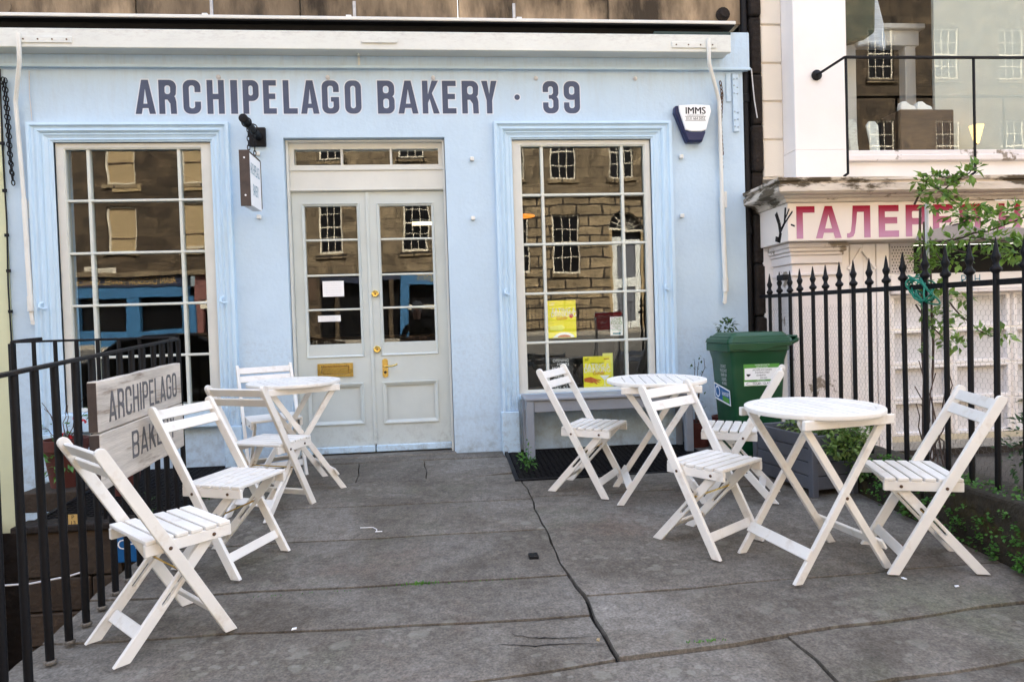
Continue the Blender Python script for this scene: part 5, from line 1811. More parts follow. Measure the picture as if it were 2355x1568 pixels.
# ---- wheelie bin
bn = thing('wheelie_bin', 'green plastic wheelie bin with stickers beside the spear railing', 'bin', (2.33, -.675, -.035))
pv = []
bprof = [(0.0, .155, .17), (.06, .165, .18), (.70, .205, .205), (.78, .210, .208), (.84, .225, .222), (.875, .225, .222)]
vs, fs = [], []
NB = 8
for z, hx_, hy_ in bprof:
    vs += [(a, b, z) for a, b in rr(-hx_, -hy_, hx_, hy_, .03, 2)]
m_ = len(rr(-.2, -.2, .2, .2, .03, 2))
for i in range(len(bprof) - 1):
    for k in range(m_):
        fs.append((i * m_ + k, i * m_ + (k + 1) % m_, (i + 1) * m_ + (k + 1) % m_, (i + 1) * m_ + k))
fs.append(tuple(range(m_ - 1, -1, -1)))
MB().add(vs, fs).build('body', MAT['bin'], bn, smooth=50)
# ribs, rim and lid
rimz = MB().prism(rr(-.245, -.235, .235, .235, .03, 2), [rr(-.20, -.20, .20, .20, .02, 2)], .850, .915, lambda a, b, t: Vector((a, b, t))).build('rim', MAT['bin'], bn, .006)
lid = MB()
for z0, z1, e0, e1 in ((.916, .945, .0, .012), (.945, .962, .022, .03), (.962, .985, .038, .07)):
    a = rr(-.252 + e0, -.240 + e0, .262 - e0 * .6, .240 - e0, .03, 2)
    b = rr(-.252 + e1, -.240 + e1, .262 - e1 * .6, .240 - e1, .03, 2)
    n0 = len(a)
    lid.add([(x, y, z0 + (.0 if z0 < .92 else .0)) for x, y in a] + [(x, y, z1 + .012 * math.cos((x) * 5)) for x, y in b],
            [(k, (k + 1) % n0, n0 + (k + 1) % n0, n0 + k) for k in range(n0)] + [tuple(range(n0, 2 * n0)), tuple(range(n0 - 1, -1, -1))])
ld = lid.build('lid', MAT['bin'], bn, .004)
MB().prism([(-.245, .915), (.235, .915), (.235, .888), (.12, .884), (.02, .858), (-.05, .850), (-.12, .862), (-.17, .868), (-.245, .862)], [], -.2365, -.246, lambda a, b, t: Vector((a, t, b))).build('lid_skirt', MAT['bin'], ld, .003)
MB().tube([(.235, -.20, .895), (.30, -.20, .925), (.315, -.18, .930), (.315, .18, .930), (.30, .20, .925), (.235, .20, .895)], .016, 8).build('handle', MAT['bin'], bn, smooth=40)
bx('lid_hinge', MAT['bin'], ld, .23, .33, -.17, .17, .944, .962, .008)
for s in (-1, 1):
    MB().lathe([(.03, -.02), (.095, -.02), (.10, -.01), (.10, .01), (.095, .02), (.03, .02)], 18, c=(.17, s * .17, .10), M=Matrix.Rotation(PI / 2, 4, 'X')).build('wheel', MAT['rubber'], bn, smooth=40)
MB().box(-.20, -.19, -.10, -.09, .60, .84).box(-.20, -.19, .09, .10, .60, .84).build('rib', MAT['bin'], bn)
tl = math.atan((.205 - .18) / .64)
st_ = bx('sticker', MAT['lawn'], bn, -.125, .155, -.2085, -.2065, .590, .755)
st_.rotation_euler = (0, 0, 0)
bx('sticker_field', MAT['paper'], st_, -.118, .148, -.2098, -.2086, .638, .725)
bx('sticker_field', MAT['paper'], st_, -.122, .150, -.2098, -.2086, .594, .624)
text('print', 'THIS BIN BELONGS TO', .014, MAT['paper'], st_, MFRONT(.02, -.2090, .747), sx=.8)
text('print', 'NAME AND ADDRESS', .012, MAT['paper'], st_, MFRONT(.02, -.2090, .732), sx=.8)
text('print', 'ARCHIPELAGO BAKERY', .020, MAT['ink'], st_, MFRONT(.02, -.2102, .710), sx=.72)
text('print', '39 DUNDAS STREET', .018, MAT['ink'], st_, MFRONT(.02, -.2102, .690), sx=.72)
text('print', 'EDINBURGH', .018, MAT['ink'], st_, MFRONT(.01, -.2102, .670), sx=.72)
text('print', 'EH3 6QQ', .018, MAT['ink'], st_, MFRONT(.03, -.2102, .650), sx=.72)
text('print', 'TYPE OF WASTE', .010, MAT['paper'], st_, MFRONT(.01, -.2090, .631), sx=.9)
text('print', 'FOOD / GLASS', .026, MAT['ink'], st_, MFRONT(.015, -.2102, .609), sx=.85, off=.0004)
MB().tube([(-.055 + .05 * math.cos(t), -.2104, .609 + .013 * math.sin(t)) for t in [2 * PI * k / 20 for k in range(20)]], .0012, 4, closed=True).build('print', MAT['ink'], st_)
MB().prism([(-.105, .682), (-.07, .680), (-.078, .668), (-.09, .662), (-.10, .668)], [], -.2099, -.2104, XZ(0)).build('print', MAT['ink'], st_)
s2 = MB().prism([(-.17, .47), (.13, .435), (.13, .555), (-.17, .60)], [], 0, -.0012, lambda a, b, t: Vector((-.1985 - (b - .5) * .055 + t, -a, b))).build('sticker', MAT['paper'], bn)
MB().prism([(-.155, .482), (.118, .448), (.118, .546), (-.155, .588)], [], -.0014, -.0022, lambda a, b, t: Vector((-.1985 - (b - .5) * .055 + t, -a, b))).build('sticker_field', MAT['binblue'], s2)
MB().prism([(-.01, .466), (.112, .451), (.112, .49), (-.01, .51)], [], -.0024, -.003, lambda a, b, t: Vector((-.1985 - (b - .5) * .055 + t, -a, b))).build('sticker_field', MAT['lawn'], s2)
MB().prism(arc(-.10, .53, .045, 0, 345, 23), [arc(-.10, .53, .034, 0, 345, 23)], -.0024, -.003, lambda a, b, t: Vector((-.1985 - (b - .5) * .055 + t, -a, b))).build('print', MAT['paper'], s2)
ML = Matrix.Translation((-.2035, -.05, .525)) @ Matrix.Rotation(-PI / 2, 4, 'Z') @ Matrix.Rotation(PI / 2 + .055, 4, 'X')
text('print', 'keenan', .058, MAT['paper'], s2, ML, sx=.8, off=.0008)
for k, s in enumerate(('DO NOT', 'PLACE HOT', 'ASHES OR', 'LIQUIDS', 'IN HERE')):
    ML = Matrix.Translation((-.2075 - .0016 * (4 - k), -.045, .735 - .033 * k)) @ Matrix.Rotation(-PI / 2, 4, 'Z') @ Matrix.Rotation(PI / 2 + .055, 4, 'X')
    text('print', s, .034, MAT['lightgrey'], bn, ML, sx=.7)
gp = bx('side_board', MAT['lightgrey'], bn, .185, .24, -.17, -.10, .15, .86, .004)

# ---- slatted planter
pn = thing('planter', 'dark grey slatted wooden planter box beside the near table', 'planter', (2.285, -1.68, -.090), rad(9))
PW, PD, PHh = .345, .64, .40
for x in (.0, PW - .045):
    for yy in (.0, PD - .045):
        bx('corner_post', MAT['planter'], pn, x, x + .045, yy, yy + .045, 0, PHh + .01, .004)
for k in range(4):
    z0 = .045 + k * .088
    bx('slat', MAT['planter'], pn, .046, PW - .046, .010, .030, z0, z0 + .083, .004)
    bx('slat', MAT['planter'], pn, .046, PW - .046, PD - .030, PD - .010, z0, z0 + .083, .004)
    bx('slat', MAT['planter'], pn, .010, .030, .046, PD - .046, z0, z0 + .083, .004)
    bx('slat', MAT['planter'], pn, PW - .030, PW - .010, .046, PD - .046, z0, z0 + .083, .004)
bx('soil', MAT['soil'], pn, .031, PW - .031, .031, PD - .031, .05, .36)

# ================================================================== PLANTS
def leaf(mb, p, dr, up, l, wd, fold=.25):
    dr = Vector(dr).normalized()
    sd_ = dr.cross(Vector(up))
    if sd_.length < 1e-3:
        sd_ = dr.orthogonal()
    sd_.normalize()
    u = sd_.cross(dr).normalized()
    p = Vector(p)
    a, b, c = p, p + dr * l * .45 - u * wd * fold * .5, p + dr * l - u * l * .12
    mb.add([a, b + sd_ * wd * .5 + u * wd * fold, c, b - sd_ * wd * .5 + u * wd * fold, p + dr * l * .5 - u * wd * .05],
           [(0, 1, 4), (1, 2, 4), (2, 3, 4), (3, 0, 4)])


def rv():
    while True:
        v = Vector((random.uniform(-1, 1), random.uniform(-1, 1), random.uniform(-1, 1)))
        if .1 < v.length < 1:
            return v.normalized()


def clump(mb, c, rx, ry, rz, n, l, wd, upb=.5):
    c = Vector(c)
    for i in range(n):
        d = rv()
        rr_ = random.random() ** .4
        p = c + Vector((d.x * rx, d.y * ry, d.z * rz)) * rr_
        dr = (d + rv() * .7 + Vector((0, 0, upb * random.uniform(-.6, .8))))
        leaf(mb, p, dr, Vector((0, 0, 1)) + rv() * .5, l * random.uniform(.6, 1.25), wd * random.uniform(.7, 1.2))


def twig(mb, p0, p1, r0, r1, sag=.0, n=7, wob=.01):
    p0, p1 = Vector(p0), Vector(p1)
    P = []
    for i in range(n + 1):
        t = i / n
        P.append(p0.lerp(p1, t) + Vector((random.uniform(-wob, wob), random.uniform(-wob, wob), random.uniform(-wob, wob) + sag * 4 * t * (1 - t))))
    mb.tube(P, [r0 + (r1 - r0) * i / n for i in range(n + 1)], 6)
    return P


# climbing shrub behind the spear railing; pixel-like (u, v) notes turned into Y, Z on the plane x = 2.92
def cz(u, v):
    return (2.92 + random.uniform(-.05, .05), -1.83 - (u - 2110) * .00322, 1.0675 + (716 - v) / (372 + (u - 2110) * .16))


cl = thing('climbing_shrub', 'leafy climbing shrub on canes behind the spear railing', 'shrub', (2.92, -1.87, .10))
C0 = Vector((2.92, -1.87, .10))
stem = MB()
for k, (dy, top) in enumerate(((-.01, 1.52), (.025, 1.62), (-.045, 1.42))):
    twig(stem, (0, dy, 0), (.01 * k, dy * 1.2 + .01, top), .011 - .002 * k, .008, 0, 9, .008)
ptsb = []
for a, b, r_, sg_ in (((2118, 470), (2150, 410), .007, .02), ((2150, 410), (2215, 440), .006, .02), ((2160, 440), (2250, 405), .005, .0), ((2150, 425), (2232, 505), .005, -.01), ((2120, 560), (2355, 520), .007, -.02), ((2215, 525), (2300, 505), .004, .0),
                     ((2120, 540), (2190, 610), .006, .0), ((2125, 560), (2330, 600), .005, -.02), ((2115, 690), (2175, 655), .006, .0), ((2120, 700), (2185, 800), .006, .0), ((2190, 700), (2290, 770), .005, -.02), ((2125, 620), (2160, 600), .005, 0), ((2240, 560), (2350, 580), .005, .01)):
    P = twig(stem, Vector(cz(*a)) - C0, Vector(cz(*b)) - C0, r_, r_ * .5, sg_, 8, .008)
    ptsb += P[2:]
stem.build('stems', MAT['bark'], cl, smooth=60)
lm = MB()
for P in ptsb:
    for k in range(4):
        leaf(lm, P + rv() * .015, rv() + Vector((-.4, -.2, .5)), Vector((0, 0, 1)) + rv() * .6, random.uniform(.035, .060), random.uniform(.018, .030))
for u, v, n, r_ in ((2150, 420, 22, .06), (2180, 445, 34, .08), (2165, 478, 18, .05), (2235, 410, 14, .05), (2210, 500, 34, .08), (2260, 510, 26, .07), (2300, 520, 26, .06), (2335, 512, 22, .05), (2150, 560, 22, .06), (2190, 555, 20, .06), (2140, 590, 16, .05), (2270, 565, 30, .08), (2320, 590, 36, .09), (2350, 600, 26, .08),
                    (2140, 610, 18, .05), (2200, 600, 16, .06), (2130, 660, 18, .06), (2160, 690, 22, .07), (2175, 730, 22, .07), (2150, 750, 22, .07), (2190, 790, 16, .05), (2150, 800, 14, .06), (2130, 720, 16, .05), (2240, 690, 14, .05), (2300, 770, 18, .05), (2230, 420, 10, .04)):
    c = Vector(cz(u, v)) - C0
    clump(lm, c, r_, r_ * 1.2, r_ * .7, int(n * 1.4), .052, .027)
lm.build('leaves', MAT['leaf'], cl)
cn = thing('bamboo_cane', 'tall pale plant cane tied beside the climbing shrub', 'cane', (2.90, -1.925, .10))
MB().tube([(0, 0, 0), (.01, .01, 1.0), (.012, .012, 1.62)], .011, 8).build('cane', MAT['lightgrey'], cn, smooth=50)
MB().lathe([(.013, 0), (.013, .012)], 8, c=(.01, .01, 1.1)).build('tie', MAT['ink'], cn)
vine = thing('dry_vine', 'bare dry woody stems and mesh at the foot of the climbing shrub', 'vine', (2.90, -1.95, .10))
vm = MB()
for k in range(9):
    twig(vm, (random.uniform(-.04, .04), random.uniform(-.12, .12), 0), (random.uniform(-.06, .06), random.uniform(-.22, .18), random.uniform(.35, .8)), .006, .003, 0, 6, .02)
vm.build('stems', MAT['bark'], vine, smooth=60)

# shrub at the far right behind the railing
sb_ = thing('dark_shrub', 'dark green shrub behind the railing at the right edge', 'shrub', (3.12, -2.52, .10))
d_ = MB()
for k in range(6):
    twig(d_, (0, 0, 0), (random.uniform(-.12, .15), random.uniform(-.2, .15), random.uniform(.25, .5)), .008, .003, 0, 5, .015)
d_.build('stems', MAT['bark'], sb_)
d_ = MB()
for c, n in (((.0, -.02, .42), 120), ((.05, .10, .30), 90), ((-.02, -.10, .22), 110), ((.0, .16, .16), 70)):
    clump(d_, c, .13, .15, .13, n, .05, .026)
d_.build('leaves', MAT['leafd'], sb_)

# ivy spilling from the planter
iv = thing('ivy', 'variegated green ivy spilling over the planter', 'plant', (2.46, -1.38, .25))
d_ = MB()
iv0 = Vector((2.46, -1.38, .25))
for k in range(16):
    a = Vector((random.uniform(-.05, .12), random.uniform(-.3, .1), .02))
    b = a + Vector((random.uniform(-.05, .16), random.uniform(-.22, -.02), random.uniform(-.16, .06)))
    twig(d_, a, b, .003, .0015, .05, 5, .01)
d_.build('stems', MAT['bark'], iv)
d_ = MB()
for c, rx, ry, rz, n in (((.06, -.20, .08), .15, .16, .06, 300), ((-.02, .02, .07), .15, .24, .06, 260), ((.07, -.335, -.01), .13, .06, .09, 280), ((.10, -.355, -.13), .08, .035, .09, 130), ((-.05, -.345, -.01), .06, .05, .07, 90), ((.17, -.29, .05), .07, .10, .07, 110)):
    clump(d_, c, rx, ry, rz, n, .040, .026, .2)
d_.build('leaves', MAT['ivy'], iv)

# weeds and ground cover along the kerb: too small to count
wd_ = MB()
for k in range(230):
    y = random.uniform(-3.1, -1.75)
    x = 2.632 - abs(random.gauss(0, .022)) * (1 if y < -2.0 else .8)
    zg = SL * y
    z = zg + .02 + random.random() ** 1.6 * .24
    if random.random() < .35:
        x = 2.66 + random.uniform(0, .16)
        z = .168
    s = random.uniform(.015, .035)
    for j in range(random.randint(4, 9)):
        leaf(wd_, (x + random.uniform(-s, s * .4), y + random.uniform(-s, s), z + random.uniform(-s, s) * .6), rv() + Vector((-.6, -.2, .3)), (-.5, 0, 1), random.uniform(.012, .024), random.uniform(.012, .022), .1)
tag(wd_.build('kerb_weeds', MAT['leafw']), 'round leaved weeds growing along the mossy right kerb', 'weeds', kind='stuff')


def weed(label, x, y, n, r_, h, mat='leafw', z=None):
    t_ = thing('weed', label, 'weed', (x, y, (SL * y if z is None else z)))
    d_ = MB()
    for k in range(max(3, n // 8)):
        twig(d_, (0, 0, -.02), (random.uniform(-r_, r_) * .6, random.uniform(-r_, r_) * .6, random.uniform(.4, .9) * h), .002, .001, 0, 4, .006)
    d_.build('stems', MAT['leafd'], t_)
    d_ = MB()
    clump(d_, (0, 0, h * .5), r_, r_, h * .5, n, .042, .022)
    d_.build('leaves', MAT[mat], t_)
    return t_


weed('small green weed growing through the grate by the bench leg', .575, -.70, 46, .075, .14)
weed('single tall weed sprig at the bench leg', .60, -.52, 16, .025, .20)
weed('small weed by the foot of the left railing corner', -1.70, -.93, 40, .10, .09, 'leafd')
weed('green weed at the left railing under the plank sign', -1.70, -1.75, 34, .07, .30, 'leafd', -.12)
tuft = MB()
for k in range(40):
    x = random.gauss(-.16, .045)
    leaf(tuft, (x, -2.567 + random.uniform(-.008, .008), SL * -2.567 - .004), (random.uniform(-.6, .6), random.uniform(-.5, .5), .8), (0, -1, .2), random.uniform(.012, .022), .006)
for k in range(26):
    x = random.gauss(.95, .05)
    leaf(tuft, (x, -3.262 + random.uniform(-.006, .006), SL * -3.262 - .004), (random.uniform(-.6, .6), random.uniform(-.5, .5), .8), (0, -1, .2), random.uniform(.010, .018), .005)
for k in range(40):
    x = random.uniform(-1.0, .3)
    leaf(tuft, (x, -2.575 + .03 * x * .2 + random.uniform(-.006, .006), SL * -2.57 - .006), (random.uniform(-.6, .6), random.uniform(-.5, .5), .5), (0, -1, .2), random.uniform(.006, .011), .004)
tag(tuft.build('joint_moss', MAT['leafw']), 'green moss and grass in the joints of the flagstones', 'moss', kind='stuff')


def pot(label, x, y, z, r_, h, cat='pot', mat='terracotta'):
    t_ = thing('flower_pot', label, cat, (x, y, z), group='red flower pots')
    MB().lathe([(r_ * .68, 0), (r_ * .92, h * .78), (r_, h * .78), (r_, h), (r_ * .90, h), (r_ * .86, h * .86), (.0, h * .86)], 20).build('pot', MAT[mat], t_, smooth=40)
    MB().lathe([(.0, h * .88), (r_ * .85, h * .88), (r_ * .85, h * .865), (0, h * .865)], 16).build('soil', MAT['soil'], t_)
    return t_


pot('wide red flower pot behind the left railing', -2.84, -.42, -.02, .155, .35)
pot('small red flower pot behind the timber sign', -2.30, -.70, -.045, .11, .22)
pp_ = thing('pot_plant', 'thin green plant in the red pot behind the left railing', 'plant', (-2.84, -.42, .29))
d_ = MB()
for k in range(7):
    twig(d_, (0, 0, -.02), (random.uniform(-.18, .22), random.uniform(-.15, .1), random.uniform(.1, .42)), .004, .002, .02, 6, .012)
d_.build('stems', MAT['bark'], pp_)
d_ = MB()
clump(d_, (.30, -.05, .22), .10, .08, .15, 80, .05, .024)
clump(d_, (-.08, 0, .10), .14, .10, .07, 36, .045, .02)
clump(d_, (.05, -.17, -.12), .15, .03, .12, 44, .06, .022)
d_.build('leaves', MAT['leafw'], pp_)
d_ = MB()
for k in range(9):
    c = Vector((random.uniform(-.14, .30), random.uniform(-.14, .02), random.uniform(-.02, .22)))
    for j in range(6):
        leaf(d_, c, rv() + Vector((0, -.5, .4)), (0, -1, .3), .022, .016)
d_.build('flowers', MAT['red'], pp_)
pot('dark red flower pot between the bench and the green bin', 2.12, -.16, -.02, .12, .22)
pp_ = thing('pot_plant', 'tall thin leafy plant between the bench and the green bin', 'plant', (2.10, -.16, .18))
d_ = MB()
for k in range(4):
    twig(d_, (0, 0, 0), (random.uniform(-.06, .14), random.uniform(-.04, .06), random.uniform(.35, .62)), .004, .002, 0, 7, .012)
d_.build('stems', MAT['bark'], pp_)
d_ = MB()
for k in range(34):
    leaf(d_, (random.uniform(-.06, .10), random.uniform(-.06, .06), random.uniform(.08, .60)), rv() + Vector((-.3, -.3, .2)), (0, 0, 1), .035, .018)
d_.build('leaves', MAT['leafd'], pp_)
bs = thing('potted_bush', 'small dark bush showing over the lid of the green bin', 'bush', (2.37, -.20, -.02))
MB().lathe([(.10, 0), (.14, .26), (.125, .26), (.12, .24), (0, .24)], 16).build('pot', MAT['terracotta'], bs, smooth=40)
MB().tube([(0, 0, .2), (.03, 0, .6), (.05, 0, .98)], .010, 6).build('stem', MAT['bark'], bs)
d_ = MB()
clump(d_, (.0, 0, 1.02), .075, .06, .06, 90, .045, .02)
clump(d_, (.03, 0, .8), .09, .08, .12, 50, .045, .02)
d_.build('leaves', MAT['leafd'], bs)

# ================================================================== SMALL THINGS
d_ = MB().tube([(-.535, -1.745, SL * -1.745 + .004), (-.46, -1.755, SL * -1.75 + .005), (-.435, -1.79, SL * -1.79 + .005), (-.43, -1.83, SL * -1.83 + .006)], .0022, 5)
d_.tube([(-.44, -1.83, SL * -1.83 + .005), (-.40, -1.832, SL * -1.83 + .005)], .003, 5)
tag(d_.build('twig', MAT['paper']), 'bent white twig lying on the flagstones', 'twig')
nut = thing('bolt_block', 'small dark square metal stud set in the flagstones', 'stud', (.411, -2.325, SL * -2.325))
bx('stud', MAT['black'], nut, -.024, .024, -.030, .030, -.03, .010, .003)
for i, (x, y, lab) in enumerate(((-.66, -2.93, 'white paper scrap in the joint beside the nearest left chair'), (2.05, -2.87, 'white scrap on the flags behind the right chair'), (2.22, -2.98, 'pale chip on the flags at the lower right'), (.55, -3.20, 'yellowish cigarette end by the chipped slab'))):
    t_ = thing('litter', lab, 'litter', (x, y, SL * y + .003), random.uniform(0, 3), group='scraps on the flagstones')
    MB().prism([(-.012, -.005), (.009, -.006), (.013, .003), (-.004, .007)], [], 0, .004, lambda a, b, t: Vector((a, b, t))).build('scrap', MAT['paper'] if i < 3 else MAT['blind'], t_)

# basement odds and ends
tg = bx('number_plate', MAT['gilt'], None, -2.315, -2.262, -1.4225, -1.4205, -.075, .005)
tag(tg, 'small yellow number plate on the basement wall', 'plate')
text('print', 'P\n13', .034, MAT['ink'], tg, MFRONT(-2.288, -1.4235, -.03), off=.0006)
cs = bx('blue_sign', MAT['binblue'], None, -2.05, -1.80, -1.455, -1.435, -.30, -.10, .006)
tag(cs, 'blue panel with white letters down in the basement well', 'sign')
text('print', 'CH', .085, MAT['paper'], cs, MFRONT(-1.965, -1.4565, -.19), off=.002)
tag(MB().tube([(-2.75, -1.55, -.36), (-2.5, -1.50, -.375), (-2.3, -1.47, -.355), (-2.2, -1.46, -.33)], .006, 7).build('basement_cable', MAT['lightgrey'], smooth=50), 'pale cable slung across the basement wall', 'cable')

# ================================================================== THE OTHER SIDE OF THE STREET (seen in the window panes)
OY = -22.0
OXZ = lambda a, b, t: Vector((a, OY - t, b))


def MBACK(x, y, z):
    return Matrix.Translation((x, y, z)) @ Matrix.Rotation(PI, 4, 'Z') @ Matrix.Rotation(PI / 2, 4, 'X')


def sash(parent, x0, x1, z0, z1, nx=3, nz=4, blind=None):
    f_ = MB().prism(rect(x0, z0, x1, z1), [rect(x0 + .07, z0 + .09, x1 - .07, z1 - .07)], .10, .20, OXZ).build('window', MAT['farwhite'], parent)
    bx('pane', MAT['farglass'] if not blind else MAT[blind], f_, x0 + .07, x1 - .07, OY - .18, OY - .16, z0 + .09, z1 - .07)
    if not blind:
        for i in range(1, nx):
            x = x0 + .07 + (x1 - x0 - .14) * i / nx
            bx('bar', MAT['farwhite'], f_, x - .013, x + .013, OY - .16, OY - .13, z0 + .09, z1 - .07)
        for i in range(1, nz):
            z = z0 + .09 + (z1 - z0 - .16) * i / nz
            hh = .028 if i == nz // 2 else .013
            bx('bar', MAT['farwhite'], f_, x0 + .07, x1 - .07, OY - .158, OY - .132, z - hh, z + hh)
    else:
        bx('bar', MAT['roomwood'], f_, x0 + .07, x1 - .07, OY - .16, OY - .13, (z0 + z1) / 2 - .03 - .3, (z0 + z1) / 2 + .01 - .3)
    bx('sill', MAT['rustic'], f_, x0 - .12, x1 + .12, OY - .10, OY + .08, z0 - .16, z0 - .002)
    return f_


# right hand house: rusticated ground floor, sash windows, fanlit door
h1 = thing('townhouse', 'rusticated sandstone townhouse across the street, reflected in the right window', 'building', group='houses across the street')
W_ = [(4.49, 5.64, 3.18, 5.54), (2.35, 3.50, 3.18, 5.54), (10.2, 11.35, 3.18, 5.54), (12.4, 13.55, 3.18, 5.54)] + [(x, x + 1.15, 3.18, 5.54) for x in (15.2, 18.2, 21.2, 24.2, 27.2, 30.2)]
dx0, dx1 = 6.86, 8.34
arch_ = [(dx0, .76), (dx1, .76), (dx1, 4.92)] + arc((dx0 + dx1) / 2, 4.92, (dx1 - dx0) / 2, 0, 180, 14)[1:-1] + [(dx0, 4.92)]
MB().prism(rect(1.55, .6, 36, 6.28), [rect(a, c, b, d) for a, b, c, d in W_] + [arch_], 0, .5, OXZ).build('ground_floor_wall', MAT['rustic'], h1)
bx('string_course', MAT['farstone'], h1, 1.55, 36, OY - .4, OY + .14, 6.285, 6.52)
U_ = [(4.49, 5.56, 7.08, 9.3), (6.95, 8.0, 7.08, 9.3), (2.35, 3.42, 7.08, 9.3), (10.2, 11.3, 7.08, 9.3), (12.4, 13.5, 7.08, 9.3)] + [(x, x + 1.15, z, z + 2.2) for x in (15.2, 18.2, 21.2, 24.2, 27.2, 30.2) for z in (7.08, 11.0)] + [(x, x + 1.1, 11.0, 13.2) for x in (2.35, 4.49, 6.95, 10.2, 12.4)]
MB().prism(rect(1.55, 6.525, 14.4, 16.5), [rect(a, c, b, d) for a, b, c, d in U_ if b < 14.4], 0, .5, OXZ).build('upper_wall', MAT['farstone'], h1)
MB().prism(rect(14.4, 6.525, 40, 16.5), [rect(a, c, b, d) for a, b, c, d in U_ if b > 14.4], .03, .5, OXZ).build('upper_wall', MAT['farstone2'], h1)
for a, b, c, d in W_ + U_:
    sash(h1, a, b, c, d)
dr_ = MB().prism(rect(dx0 + .14, .78, dx1 - .14, 4.55), [rect(dx0 + .35, 2.9, dx1 - .35, 4.3), rect(dx0 + .35, 1.1, dx1 - .35, 2.5)], .16, .24, OXZ).build('door', MAT['putty'], h1)
bx('panel', MAT['planter'], dr_, dx0 + .14, dx1 - .14, OY - .26, OY - .22, .8, 4.5)
bx('transom', MAT['farwhite'], dr_, dx0, dx1, OY - .22, OY - .10, 4.86, 4.95)
fanc = ((dx0 + dx1) / 2, 4.95)
fm = MB()
for k in range(1, 8):
    a = PI * k / 8
    fm.bar((fanc[0], OY - .15, fanc[1]), (fanc[0] + .70 * math.cos(a), OY - .15, fanc[1] + .70 * math.sin(a)), .02, .02, (0, 1, 0))
for r_ in (.70, .36):
    fm.tube([(fanc[0] + r_ * math.cos(PI * k / 12), OY - .15, fanc[1] + r_ * math.sin(PI * k / 12)) for k in range(13)], .018, 5)
fm.build('fanlight', MAT['farwhite'], dr_)
bx('dark_pane', MAT['farglass'], dr_, dx0, dx1, OY - .30, OY - .28, .76, 5.7)
bx('jamb', MAT['blind'], dr_, dx0, dx0 + .13, OY - .2, OY - .08, .76, 4.85)
bx('jamb', MAT['blind'], dr_, dx1 - .13, dx1, OY - .2, OY - .08, .76, 4.85)

# middle house over shops
h2 = thing('tenement', 'plain sandstone tenement over shops across the street, reflected in the door panes', 'building', group='houses across the street')
U2 = [(-4.80, -3.85, 4.27, 6.3), (-1.60, -.55, 4.25, 6.3), (-7.2, -6.2, 4.27, 6.3), (-4.80, -3.85, 8.0, 10), (-1.60, -.55, 8.0, 10)]
MB().prism(rect(-8.0, 3.72, 1.54, 16), [rect(a, c, b, d) for a, b, c, d in U2], 0, .5, OXZ).build('upper_wall', MAT['farstone'], h2)
for a, b, c, d in U2:
    sash(h2, a, b, c, d)
bx('cornice', MAT['farstone'], h2, -8, 1.54, OY - .3, OY + .22, 3.42, 3.715)
bx('pier', MAT['farstone2'], h2, -5.9, -4.9, OY - .3, OY + .06, .76, 3.415)
bx('vent', MAT['roomwood'], h2, -5.35, -5.05, OY + .061, OY + .08, 2.4, 3.2)
bx('shop_glass', MAT['farglass'], h2, -8, 1.54, OY - .5, OY - .45, .76, 3.41)
bx('blue_fascia', MAT['farblue'], h2, -1.85, 1.54, OY - .2, OY + .05, 2.78, 3.41)
text('letters', 'TRAVEL AGENTS', .34, MAT['gilt'], h2, MBACK(-.2, OY + .06, 3.02), sx=.75, off=.006)
for x0, x1 in ((-1.85, -1.50), (1.2, 1.54)):
    bx('blue_pier', MAT['farblue'], h2, x0, x1, OY - .2, OY + .05, .76, 2.778)
bx('shop_rail', MAT['farwhite'], h2, -1.5, 1.2, OY - .12, OY - .08, 1.9, 1.96)
for x in (-4.3, -3.2, -2.3):
    bx('pale_pier', MAT['farstone2'], h2, x, x + .16, OY - .2, OY + .03, .76, 3.0)
bx('stall_board', MAT['farnavy'], h2, -4.88, -1.87, OY - .2, OY + .01, 3.0, 3.41)

# left hand house with the blue shop
h3 = thing('tenement', 'dark stone tenement over a blue shop across the street, reflected in the left window', 'building', group='houses across the street')
U3 = [(-12.97, -11.86, 4.42, 6.21), (-10.12, -9.0, 4.41, 6.26), (-15.9, -14.8, 4.42, 6.21), (-12.97, -11.86, 6.95, 9.2), (-10.12, -9.0, 6.95, 9.2)]
MB().prism(rect(-34, 3.62, -8.01, 16), [rect(a, c, b, d) for a, b, c, d in U3], 0, .5, OXZ).build('upper_wall', MAT['farstone2'], h3)
for a, b, c, d in U3:
    sash(h3, a, b, c, d, blind='blind')
bx('lintel', MAT['blind'], h3, -12.74, -11.64, OY - .01, OY + .05, 6.64, 6.93)
bx('lintel', MAT['blind'], h3, -10.2, -9.0, OY - .01, OY + .05, 6.64, 6.93)
bx('cornice', MAT['farstone'], h3, -22, -8.01, OY - .3, OY + .25, 3.46, 3.615)
bx('navy_fascia', MAT['farnavy'], h3, -22, -9.9, OY - .2, OY + .10, 3.06, 3.455)
text('letters', 'ALAN DICKSON TRAVEL SERVICE', .34, MAT['gilt'], h3, MBACK(-12.2, OY + .11, 3.26), sx=.72, off=.004)
bx('blue_frieze', MAT['farblue'], h3, -14.5, -9.9, OY - .2, OY + .06, 2.62, 3.055)
for x in (-14.5, -12.3, -10.2):
    bx('blue_pier', MAT['farblue'], h3, x, x + .52, OY - .2, OY + .05, .76, 2.618)
bx('stall_riser', MAT['farblue'], h3, -13.97, -10.21, OY - .2, OY + .04, .76, 1.35)
bx('shop_glass', MAT['farglass'], h3, -22, -8.01, OY - .5, OY - .45, .76, 3.05)
bx('maroon_front', MAT['farmaroon'], h3, -9.65, -8.02, OY - .2, OY + .06, 2.45, 3.455)
bx('name_board', MAT['farwhite'], h3, -9.5, -8.1, OY + .061, OY + .08, 2.05, 2.40)
